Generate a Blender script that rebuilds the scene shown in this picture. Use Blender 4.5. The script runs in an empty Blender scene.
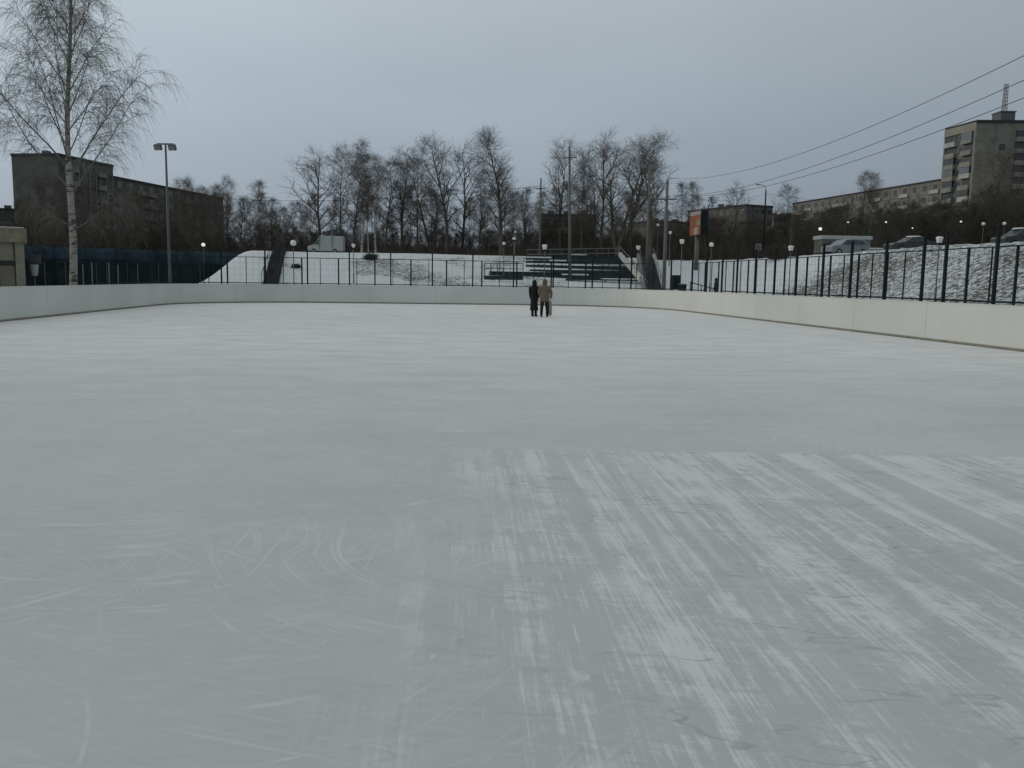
import bpy, math, random
from mathutils import Vector, Matrix
from math import sin, cos, pi, radians as R

scn = bpy.context.scene
COL = scn.collection
rnd = random.Random(7)

# ------------------------------------------------------------------ camera
F = 852.0
CAMZ = 1.67
PITCH = math.atan((384 - 280.4) / F)
ROLL = math.atan(0.01466)
A = 0.119                                   # the rink's long axis turns left of the view by this angle
fw = Vector((0, cos(PITCH), -sin(PITCH)))
u0 = Vector((0, sin(PITCH), cos(PITCH)))
r0 = Vector((1, 0, 0))
rt = r0 * cos(ROLL) + u0 * sin(ROLL)
up = u0 * cos(ROLL) - r0 * sin(ROLL)
CAMP = Vector((0, 0, CAMZ))

def at(px, py, Y):
    d = fw + rt * ((px - 512) / F) + up * ((384 - py) / F)
    return CAMP + d * (Y / d.y)

def atz(px, py, z):
    d = fw + rt * ((px - 512) / F) + up * ((384 - py) / F)
    return CAMP + d * ((z - CAMZ) / d.z)

def rk(p, s, z=0.0):
    """rink coordinates (p across, s along) to world"""
    return Vector((p * cos(A) - s * sin(A), p * sin(A) + s * cos(A), z))

def to_rk(x, y):
    return x * cos(A) + y * sin(A), -x * sin(A) + y * cos(A)

cam = bpy.data.cameras.new('camera')
co = bpy.data.objects.new('camera', cam)
COL.objects.link(co)
cam.sensor_width = 36
cam.lens = 36 * F / 1024
cam.clip_end = 4000
M4 = Matrix.Identity(4)
for i in range(3):
    M4[i][0] = rt[i]; M4[i][1] = up[i]; M4[i][2] = -fw[i]; M4[i][3] = CAMP[i]
co.matrix_world = M4
scn.camera = co

# ------------------------------------------------------------------ materials
def mat(name, col, rough=0.8, var=0.25, vscale=3.0, metal=0.0, bump=0.0, bscale=20.0, emit=None, estr=0.0, spec=0.3):
    m = bpy.data.materials.new(name); m.use_nodes = True
    nt = m.node_tree; b = nt.nodes['Principled BSDF']
    b.inputs['Roughness'].default_value = rough
    b.inputs['Metallic'].default_value = metal
    b.inputs['Specular IOR Level'].default_value = spec
    tc = nt.nodes.new('ShaderNodeTexCoord')
    if var > 0:
        n = nt.nodes.new('ShaderNodeTexNoise'); n.inputs['Scale'].default_value = vscale
        n.inputs['Detail'].default_value = 6; n.inputs['Roughness'].default_value = 0.65
        nt.links.new(tc.outputs['Object'], n.inputs['Vector'])
        r = nt.nodes.new('ShaderNodeValToRGB')
        r.color_ramp.elements[0].position = 0.3; r.color_ramp.elements[1].position = 0.7
        r.color_ramp.elements[0].color = [c * (1 - var) for c in col] + [1]
        r.color_ramp.elements[1].color = [min(1, c * (1 + var)) for c in col] + [1]
        nt.links.new(n.outputs['Fac'], r.inputs['Fac'])
        nt.links.new(r.outputs['Color'], b.inputs['Base Color'])
    else:
        b.inputs['Base Color'].default_value = (*col, 1)
    if bump > 0:
        n2 = nt.nodes.new('ShaderNodeTexNoise'); n2.inputs['Scale'].default_value = bscale; n2.inputs['Detail'].default_value = 5
        nt.links.new(tc.outputs['Object'], n2.inputs['Vector'])
        bp = nt.nodes.new('ShaderNodeBump'); bp.inputs['Strength'].default_value = bump; bp.inputs['Distance'].default_value = 0.02
        nt.links.new(n2.outputs['Fac'], bp.inputs['Height']); nt.links.new(bp.outputs['Normal'], b.inputs['Normal'])
    if emit:
        b.inputs['Emission Color'].default_value = (*emit, 1); b.inputs['Emission Strength'].default_value = estr
    return m

MT = {}
MT['bark'] = mat('bark', (0.095, 0.08, 0.066), 0.9, 0.4, 2.0)
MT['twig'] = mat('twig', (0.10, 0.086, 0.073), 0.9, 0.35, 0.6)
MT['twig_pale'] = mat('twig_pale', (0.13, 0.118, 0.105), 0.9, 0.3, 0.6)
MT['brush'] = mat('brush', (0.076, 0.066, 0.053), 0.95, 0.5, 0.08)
MT['birch_twig'] = mat('birch_twig', (0.15, 0.142, 0.125), 0.9, 0.3, 1.5)
MT['dark_metal'] = mat('dark_metal', (0.011, 0.018, 0.020), 0.75, 0.2, 3, spec=0.15)
MT['green_metal'] = mat('green_metal', (0.012, 0.022, 0.024), 0.75, 0.2, 3, spec=0.15)
MT['galv'] = mat('galvanised', (0.22, 0.23, 0.24), 0.55, 0.15, 4, metal=0.3)
MT['galv_dark'] = mat('galvanised_dull', (0.1, 0.11, 0.115), 0.6, 0.15, 4)
MT['concrete'] = mat('concrete', (0.2, 0.195, 0.185), 0.9, 0.2, 1.5, bump=0.3)
MT['concrete_pole'] = mat('concrete_pole', (0.135, 0.13, 0.12), 0.9, 0.15, 2)
MT['snow'] = mat('snow', (0.62, 0.64, 0.67), 0.9, 0.07, 2.5, bump=0.3, bscale=8)
MT['globe'] = mat('globe', (0.72, 0.72, 0.7), 0.35, 0.0)
MT['lit_globe'] = mat('lit_globe', (0.8, 0.8, 0.78), 0.3, 0.0, emit=(1, 0.98, 0.92), estr=0.55)
MT['glass'] = mat('dark_glass', (0.03, 0.035, 0.04), 0.12, 0.2, 0.3, spec=0.6)
MT['glass_pale'] = mat('pale_glass', (0.13, 0.15, 0.17), 0.2, 0.2, 0.3, spec=0.6)
MT['brown_brick'] = mat('brown_brick', (0.115, 0.088, 0.068), 0.9, 0.25, 0.25)
MT['dark_panel'] = mat('dark_panel', (0.115, 0.115, 0.10), 0.9, 0.4, 0.3)
MT['olive_panel'] = mat('olive_panel', (0.20, 0.19, 0.165), 0.9, 0.28, 0.4)
MT['beige_panel'] = mat('beige_panel', (0.26, 0.25, 0.21), 0.9, 0.2, 0.4)
MT['balcony'] = mat('balcony_sheet', (0.40, 0.40, 0.37), 0.8, 0.2, 0.4)
MT['balcony_dull'] = mat('balcony_dull', (0.22, 0.22, 0.2), 0.8, 0.3, 0.4)
MT['roof_dark'] = mat('roof_felt', (0.05, 0.05, 0.055), 0.9, 0.2, 1)
MT['frame_pale'] = mat('frame_pale', (0.17, 0.165, 0.15), 0.8, 0.3, 0.3)
MT['frame_dark'] = mat('frame_dark', (0.03, 0.03, 0.028), 0.7, 0.1, 3)
MT['white_paint'] = mat('white_paint', (0.34, 0.355, 0.355), 0.4, 0.06, 2)
MT['silver_paint'] = mat('silver_paint', (0.19, 0.215, 0.235), 0.4, 0.1, 2)
MT['dark_paint'] = mat('dark_paint', (0.045, 0.05, 0.055), 0.35, 0.1, 2)
MT['tyre'] = mat('tyre', (0.02, 0.02, 0.02), 0.9, 0.1, 5)
MT['teal_bench'] = mat('bench_paint', (0.030, 0.044, 0.046), 0.85, 0.5, 1.2)
MT['blue_screen'] = mat('blue_screen', (0.034, 0.054, 0.070), 0.9, 0.5, 0.5, spec=0.1)
MT['dark_net'] = mat('dark_net', (0.022, 0.034, 0.038), 0.9, 0.6, 0.9)
MT['pav_wall'] = mat('pavilion_cladding', (0.22, 0.208, 0.165), 0.85, 0.2, 1.2)
MT['pav_trim'] = mat('pavilion_fascia', (0.19, 0.172, 0.125), 0.85, 0.35, 2.5)
MT['pav_panel'] = mat('pavilion_panel', (0.16, 0.15, 0.12), 0.85, 0.15, 1.5)
MT['asphalt'] = mat('asphalt', (0.085, 0.09, 0.095), 0.9, 0.25, 3, bump=0.3)
MT['dark_step'] = mat('dark_step', (0.055, 0.055, 0.055), 0.9, 0.35, 1.5)
MT['orange'] = mat('poster_orange', (0.26, 0.085, 0.045), 0.6, 0.25, 0.9)
MT['poster_pale'] = mat('poster_pale', (0.33, 0.28, 0.25), 0.6, 0.15, 1.5)
MT['skin'] = mat('skin', (0.45, 0.28, 0.2), 0.6, 0.05, 5)
MT['coat_black'] = mat('coat_black', (0.012, 0.013, 0.014), 0.9, 0.2, 8)
MT['coat_beige'] = mat('coat_beige', (0.15, 0.118, 0.092), 0.95, 0.15, 7, bump=0.4, bscale=14)
MT['fur_beige'] = mat('hood_fur', (0.13, 0.1, 0.075), 1.0, 0.35, 30, bump=0.6, bscale=60)
MT['trouser_dark'] = mat('trouser_dark', (0.018, 0.019, 0.022), 0.9, 0.2, 8)
MT['bag_pale'] = mat('bag_pale', (0.3, 0.28, 0.25), 0.9, 0.15, 8)
MT['jacket_blue'] = mat('jacket_blue', (0.02, 0.03, 0.045), 0.9, 0.2, 8)
MT['blue_plastic'] = mat('blue_plastic', (0.016, 0.032, 0.045), 0.8, 0.2, 4)

def nodes_of(name):
    m = bpy.data.materials.new(name); m.use_nodes = True
    return m, m.node_tree, m.node_tree.nodes['Principled BSDF']

def N(nt, t, **kw):
    n = nt.nodes.new(t)
    for k, v in kw.items():
        if k in n.inputs.keys(): n.inputs[k].default_value = v
        else: setattr(n, k, v)
    return n

def math_n(nt, op, a, b=None, clamp=False):
    n = nt.nodes.new('ShaderNodeMath'); n.operation = op; n.use_clamp = clamp
    for i, v in enumerate((a, b)):
        if v is None: continue
        if isinstance(v, (int, float)): n.inputs[i].default_value = v
        else: nt.links.new(v, n.inputs[i])
    return n.outputs[0]

def maprange(nt, v, a, b, c=0.0, d=1.0, smooth=True):
    n = nt.nodes.new('ShaderNodeMapRange')
    n.interpolation_type = 'SMOOTHSTEP' if smooth else 'LINEAR'
    nt.links.new(v, n.inputs['Value'])
    n.inputs['From Min'].default_value = a; n.inputs['From Max'].default_value = b
    n.inputs['To Min'].default_value = c; n.inputs['To Max'].default_value = d
    return n.outputs['Result']

def mapping(nt, vec, rot=0.0, scale=(1, 1, 1), loc=(0, 0, 0)):
    # rotate first, then scale (two nodes so the stretch follows the rotated axes)
    a = nt.nodes.new('ShaderNodeMapping'); a.inputs['Rotation'].default_value = (0, 0, rot)
    a.inputs['Location'].default_value = loc
    nt.links.new(vec, a.inputs['Vector'])
    b = nt.nodes.new('ShaderNodeMapping'); b.inputs['Scale'].default_value = scale
    nt.links.new(a.outputs[0], b.inputs['Vector'])
    return b.outputs[0]

def noise(nt, vec, scale, detail=4, rough=0.55, dist=0.0):
    n = nt.nodes.new('ShaderNodeTexNoise')
    n.inputs['Scale'].default_value = scale; n.inputs['Detail'].default_value = detail
    n.inputs['Roughness'].default_value = rough; n.inputs['Distortion'].default_value = dist
    nt.links.new(vec, n.inputs['Vector'])
    return n.outputs['Fac']

def mixc(nt, fac, a, b):
    n = nt.nodes.new('ShaderNodeMix'); n.data_type = 'RGBA'
    if isinstance(fac, float): n.inputs['Factor'].default_value = fac
    else: nt.links.new(fac, n.inputs['Factor'])
    for i, v in ((6, a), (7, b)):
        if isinstance(v, tuple): n.inputs[i].default_value = (*v, 1)
        else: nt.links.new(v, n.inputs[i])
    return n.outputs[2]

def contour(nt, vec, scale, width, detail=1, rough=0.5):
    n_ = noise(nt, vec, scale, detail, rough)
    d = math_n(nt, 'ABSOLUTE', math_n(nt, 'SUBTRACT', n_, 0.5))
    return maprange(nt, d, width * 0.3, width, 1.0, 0.0)

def ice_material():
    m, nt, b = nodes_of('rink_ice')
    g = nt.nodes.new('ShaderNodeNewGeometry').outputs['Position']
    sep = nt.nodes.new('ShaderNodeSeparateXYZ'); nt.links.new(g, sep.inputs[0])
    X, Y = sep.outputs[0], sep.outputs[1]
    base_n = noise(nt, g, 0.35, 5, 0.6)
    fine = noise(nt, mapping(nt, g, 0.0, (1.6, 7.0, 1)), 3.0, 8, 0.78)
    col = mixc(nt, maprange(nt, base_n, 0.3, 0.7), (0.432, 0.438, 0.434), (0.495, 0.498, 0.496))
    col = mixc(nt, maprange(nt, fine, 0.42, 0.68, 0, 0.30), col, (0.60, 0.625, 0.62))
    blot = noise(nt, g, 1.7, 7, 0.7)
    col = mixc(nt, maprange(nt, blot, 0.5, 0.72, 0, 0.22), col, (0.33, 0.35, 0.345))
    # grazing sheen painted into the colour: ice grows paler with distance, in patches
    far_sheen = maprange(nt, math_n(nt, 'ADD', Y, maprange(nt, noise(nt, g, 0.12, 3), 0, 1, -3, 3, False)), 3.5, 24.0, 0.10, 0.92)
    sheen_patch = maprange(nt, noise(nt, mapping(nt, g, 0.0, (0.5, 1.3, 1)), 1.0, 8, 0.75), 0.34, 0.62, 0.45, 1.0)
    col = mixc(nt, math_n(nt, 'MULTIPLY', far_sheen, sheen_patch), col, (0.755, 0.735, 0.745))
    dash = maprange(nt, noise(nt, mapping(nt, g, 0.04, (0.55, 2.6, 1)), 1.3, 8, 0.74), 0.60, 0.68, 0, 0.75)
    dash = math_n(nt, 'MULTIPLY', dash, maprange(nt, Y, 6.0, 12.0))
    col = mixc(nt, dash, col, (0.82, 0.81, 0.82))
    dull = maprange(nt, noise(nt, mapping(nt, g, -0.05, (0.3, 1.1, 1), (9, 2, 0)), 1.0, 6, 0.7), 0.56, 0.68, 0, 0.32)
    col = mixc(nt, dull, col, (0.44, 0.455, 0.45))
    # skate marks, blades sweeping every way in long curves
    warp = nt.nodes.new('ShaderNodeTexNoise'); warp.inputs['Scale'].default_value = 0.17; warp.inputs['Detail'].default_value = 1
    nt.links.new(g, warp.inputs['Vector'])
    vm = nt.nodes.new('ShaderNodeVectorMath'); vm.operation = 'MULTIPLY_ADD'
    nt.links.new(warp.outputs['Color'], vm.inputs[0]); vm.inputs[1].default_value = (6, 6, 0); nt.links.new(g, vm.inputs[2])
    w = vm.outputs[0]
    marks = None
    for k, (rot, sc, lo) in enumerate(((0.9, (15.0, 0.6, 1), 0.545), (-1.1, (17.0, 0.5, 1), 0.55), (1.5, (22.0, 0.6, 1), 0.55), (1.2, (7.0, 0.6, 1), 0.57), (0.2, (19.0, 0.6, 1), 0.56))):
        pt = maprange(nt, noise(nt, mapping(nt, g, 0, (1, 1, 1), (k * 7.3, k * 3.1, 0)), 0.55, 4, 0.6), 0.44, 0.62, 0.02, 1.0)
        f = maprange(nt, noise(nt, mapping(nt, w, rot, sc), 1.5, 6, 0.75), lo - 0.03, lo + 0.09)
        f = math_n(nt, 'MULTIPLY', f, pt)
        marks = f if marks is None else math_n(nt, 'MAXIMUM', marks, f)
    # long single cuts: thin curves that break up along their way
    for k, (sc_, wd_) in enumerate(((0.24, 0.0016), (0.3, 0.0016), (0.2, 0.0013), (0.34, 0.002))):
        v_ = mapping(nt, g, 0.7 * k, (1, 1, 1), (11.3 * k, 5.1 * k, 2.0 * k))
        br = maprange(nt, noise(nt, mapping(nt, g, 0, (1, 1, 1), (k * 3.7, k * 9.1, 0)), 1.3, 5, 0.7), 0.50, 0.66, 0.0, 0.7)
        marks = math_n(nt, 'MAXIMUM', marks, math_n(nt, 'MULTIPLY', contour(nt, v_, sc_, wd_, 0.0), br))
    smear = maprange(nt, noise(nt, mapping(nt, w, 1.3, (5.0, 0.9, 1)), 1.1, 8, 0.75), 0.56, 0.68, 0, 0.8)
    smear = math_n(nt, 'MULTIPLY', smear, maprange(nt, noise(nt, g, 0.45, 3, 0.6), 0.45, 0.62, 0.0, 1.0))
    marks = math_n(nt, 'MAXIMUM', marks, smear)
    marks = math_n(nt, 'MULTIPLY', marks, 0.55)
    col = mixc(nt, marks, col, (0.68, 0.70, 0.70))
    # sheet of brushed-up snow left by the resurfacer: starts at a straight edge, streaks along its way
    sa = 0.062
    st = mapping(nt, g, -sa, (1, 1, 1))
    st2n = nt.nodes.new('ShaderNodeVectorMath'); st2n.operation = 'MULTIPLY_ADD'
    wp = nt.nodes.new('ShaderNodeTexNoise'); wp.inputs['Scale'].default_value = 0.5; wp.inputs['Detail'].default_value = 2; nt.links.new(g, wp.inputs['Vector'])
    nt.links.new(wp.outputs['Color'], st2n.inputs[0]); st2n.inputs[1].default_value = (0.05, 0.3, 0); nt.links.new(st, st2n.inputs[2])
    st = st2n.outputs[0]
    wobl = maprange(nt, noise(nt, g, 2.5, 4, 0.6), 0.2, 0.8, -0.04, 0.04, False)
    edge_far = maprange(nt, math_n(nt, 'ADD', Y, wobl), 8.26, 8.42, 1, 0)
    edge_left = maprange(nt, math_n(nt, 'ADD', X, maprange(nt, noise(nt, g, 0.9, 6, 0.7), 0.2, 0.8, -1.1, 1.1, False)), -0.9, 0.5, 0, 1)
    inside = math_n(nt, 'MULTIPLY', edge_far, edge_left)
    s1 = noise(nt, mapping(nt, st, 0, (3.2, 0.14, 1)), 1.0, 2, 0.5)
    s1b = noise(nt, mapping(nt, st, 0, (12, 0.4, 1)), 1.0, 4, 0.65)
    s2 = noise(nt, mapping(nt, st, 0, (48, 1.3, 1)), 1.0, 4, 0.7)
    s3 = noise(nt, mapping(nt, g, 0.3, (1.5, 1.5, 1)), 1.2, 9, 0.78)
    s4 = noise(nt, mapping(nt, g, 0.25, (3.0, 13.0, 1)), 1.6, 6, 0.75)
    sm = math_n(nt, 'MULTIPLY', s1, 0.36)
    for q_, k_ in ((s1b, 0.36), (s2, 0.36), (s3, 0.44), (s4, 0.22)): sm = math_n(nt, 'ADD', sm, math_n(nt, 'MULTIPLY', q_, k_))
    sm = math_n(nt, 'SUBTRACT', sm, maprange(nt, Y, 1.8, 8.2, 0.03, -0.045, False))
    stre = math_n(nt, 'MULTIPLY', maprange(nt, sm, 0.835, 0.955), inside)
    tr = noise(nt, mapping(nt, st, 0, (3.1, 0.07, 1), (3.3, 0, 0)), 1.0, 2, 0.5)
    stre = math_n(nt, 'MULTIPLY', stre, maprange(nt, tr, 0.37, 0.43, 0.2, 1))
    col = mixc(nt, math_n(nt, 'MULTIPLY', inside, 0.28), col, (0.37, 0.385, 0.385))
    col = mixc(nt, math_n(nt, 'MULTIPLY', stre, 0.78), col, (0.68, 0.71, 0.725))
    # ridges of snow pushed up beside the tracks, dark cuts across them
    rdg = contour(nt, mapping(nt, st, 0, (2.6, 0.16, 1), (4.4, 1.7, 0)), 1.0, 0.012, 2, 0.5)
    rdg = math_n(nt, 'MULTIPLY', rdg, maprange(nt, noise(nt, g, 3.0, 5, 0.7), 0.45, 0.62, 0, 0.5))
    col = mixc(nt, math_n(nt, 'MULTIPLY', rdg, inside), col, (0.76, 0.78, 0.79))
    for k, (sc_, wd_) in enumerate(((0.7, 0.006), (1.0, 0.007))):
        cut = contour(nt, mapping(nt, g, 0.2, (0.45, 1.5, 1), (7.7 * k, 3.3, 0)), sc_, wd_, 4, 0.6)
        cut = math_n(nt, 'MULTIPLY', cut, maprange(nt, noise(nt, mapping(nt, g, 0, (1, 1, 1), (k * 5, 0, 0)), 1.4, 4, 0.65), 0.48, 0.6, 0, 0.6))
        col = mixc(nt, math_n(nt, 'MULTIPLY', cut, inside), col, (0.30, 0.315, 0.33))
    # isolated scuffs of snow
    sc1 = maprange(nt, noise(nt, mapping(nt, w, 0.9, (3.6, 1.2, 1)), 0.9, 8, 0.72), 0.635, 0.67, 0, 0.5)
    col = mixc(nt, sc1, col, (0.68, 0.70, 0.715))
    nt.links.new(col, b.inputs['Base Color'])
    snowy = math_n(nt, 'MAXIMUM', stre, math_n(nt, 'MAXIMUM', marks, far_sheen))  # snow streaks and skate marks, plus the painted sheen
    nt.links.new(maprange(nt, snowy, 0, 1, 0.42, 0.8, False), b.inputs['Roughness'])
    b.inputs['Specular IOR Level'].default_value = 0.28
    bp = nt.nodes.new('ShaderNodeBump'); bp.inputs['Strength'].default_value = 0.25; bp.inputs['Distance'].default_value = 0.006
    nt.links.new(math_n(nt, 'ADD', math_n(nt, 'ADD', snowy, fine), marks), bp.inputs['Height'])
    nt.links.new(bp.outputs['Normal'], b.inputs['Normal'])
    return m

def ground_material():
    m, nt, b = nodes_of('snow_and_litter')
    g = nt.nodes.new('ShaderNodeNewGeometry').outputs['Position']
    r = nt.nodes.new('ShaderNodeMapping'); r.inputs['Rotation'].default_value = (0, 0, -A); nt.links.new(g, r.inputs['Vector'])
    sep = nt.nodes.new('ShaderNodeSeparateXYZ'); nt.links.new(r.outputs[0], sep.inputs[0])
    P, S = sep.outputs[0], sep.outputs[1]
    sg = nt.nodes.new('ShaderNodeSeparateXYZ'); nt.links.new(g, sg.inputs[0])
    snow = mixc(nt, noise(nt, g, 0.5, 5), (0.56, 0.585, 0.615), (0.66, 0.68, 0.70))
    lit = mixc(nt, noise(nt, g, 1.5, 5, 0.7), (0.04, 0.040, 0.036), (0.11, 0.107, 0.098))
    tuss = noise(nt, g, 3.2, 9, 0.82, 0.3)
    big = noise(nt, g, 0.16, 3, 0.5)
    # rough tussocky bank to the right, smoother snow elsewhere, a wood floor far behind
    right = maprange(nt, P, 24.5, 29.0)
    near = maprange(nt, S, 62.0, 84.0, 1.0, 0.0)
    rough_bank = math_n(nt, 'MULTIPLY', right, near)
    far = maprange(nt, S, 106.0, 122.0)
    hill = maprange(nt, P, 56.0, 66.0)
    wood = math_n(nt, 'MAXIMUM', far, hill)
    thr = math_n(nt, 'SUBTRACT', 0.66, math_n(nt, 'MULTIPLY', rough_bank, 0.19))
    thr = math_n(nt, 'SUBTRACT', thr, math_n(nt, 'MULTIPLY', wood, 0.26))
    thr = math_n(nt, 'ADD', thr, maprange(nt, big, 0.3, 0.7, 0.035, -0.035, False))
    slope = math_n(nt, 'MULTIPLY', maprange(nt, S, 74.0, 84.0), maprange(nt, S, 100.0, 106.0, 1, 0)); slope = math_n(nt, 'MULTIPLY', slope, maprange(nt, P, 24.0, 27.0, 1, 0)); thr = math_n(nt, 'SUBTRACT', thr, math_n(nt, 'MULTIPLY', slope, maprange(nt, noise(nt, g, 0.11, 3, 0.6), 0.46, 0.6, 0.02, 0.17)))
    lowl = math_n(nt, 'MULTIPLY', maprange(nt, P, -19.0, -24.0), maprange(nt, S, 64.0, 72.0)); thr = math_n(nt, 'SUBTRACT', thr, math_n(nt, 'MULTIPLY', lowl, 0.3))
    d = math_n(nt, 'SUBTRACT', tuss, thr)
    mask = maprange(nt, d, -0.02, 0.07)
    col = mixc(nt, mask, snow, lit)
    nt.links.new(col, b.inputs['Base Color'])
    b.inputs['Roughness'].default_value = 0.95
    b.inputs['Specular IOR Level'].default_value = 0.1
    bp = nt.nodes.new('ShaderNodeBump'); bp.inputs['Strength'].default_value = 0.6; bp.inputs['Distance'].default_value = 0.15
    nt.links.new(tuss, bp.inputs['Height']); nt.links.new(bp.outputs['Normal'], b.inputs['Normal'])
    return m

def birch_bark():
    m, nt, b = nodes_of('birch_bark')
    tc = nt.nodes.new('ShaderNodeTexCoord').outputs['Object']
    band = noise(nt, mapping(nt, tc, 0, (1.6, 1.6, 7.0)), 1.2, 5, 0.65)
    blot = noise(nt, tc, 2.2, 4, 0.6)
    mk = maprange(nt, math_n(nt, 'ADD', math_n(nt, 'MULTIPLY', band, 0.65), math_n(nt, 'MULTIPLY', blot, 0.4)), 0.53, 0.6)
    col = mixc(nt, mk, (0.29, 0.28, 0.25), (0.05, 0.045, 0.04))
    nt.links.new(col, b.inputs['Base Color']); b.inputs['Roughness'].default_value = 0.8
    return m

def board_material():
    m, nt, b = nodes_of('white_board')
    g = nt.nodes.new('ShaderNodeNewGeometry').outputs['Position']
    sep = nt.nodes.new('ShaderNodeSeparateXYZ'); nt.links.new(g, sep.inputs[0])
    big = noise(nt, g, 0.35, 3)
    # warm low light painted into the right-hand boards' colour, the left cooler
    warm_right = maprange(nt, sep.outputs[0], -2.0, 10.0)
    c = mixc(nt, warm_right, (0.62, 0.645, 0.62), (0.60, 0.605, 0.56))
    c = mixc(nt, maprange(nt, big, 0.3, 0.7, 0.0, 0.35), c, (0.46, 0.47, 0.45))
    scuff = maprange(nt, noise(nt, mapping(nt, g, 0, (1, 1, 5)), 2.0, 7, 0.75), 0.6, 0.72, 0, 0.28)
    c = mixc(nt, scuff, c, (0.28, 0.28, 0.27))
    puck = maprange(nt, noise(nt, mapping(nt, g, 0, (1, 1, 2.2)), 5.0, 3, 0.6), 0.70, 0.74, 0, 0.5)
    low = maprange(nt, sep.outputs[2], 0.2, 0.9, 1.0, 0.1)
    c = mixc(nt, math_n(nt, 'MULTIPLY', puck, low), c, (0.16, 0.16, 0.16))
    nt.links.new(c, b.inputs['Base Color']); b.inputs['Roughness'].default_value = 0.55
    return m

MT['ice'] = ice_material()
MT['ground'] = ground_material()
MT['birch'] = birch_bark()
MT['board'] = board_material()
MT['board_cap'] = mat('board_cap', (0.10, 0.10, 0.095), 0.7, 0.2, 3)
MT['kick'] = mat('kick_plate', (0.24, 0.225, 0.17), 0.7, 0.25, 2)
MT['seam'] = mat('board_seam', (0.3, 0.31, 0.3), 0.7, 0.2, 3)

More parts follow.
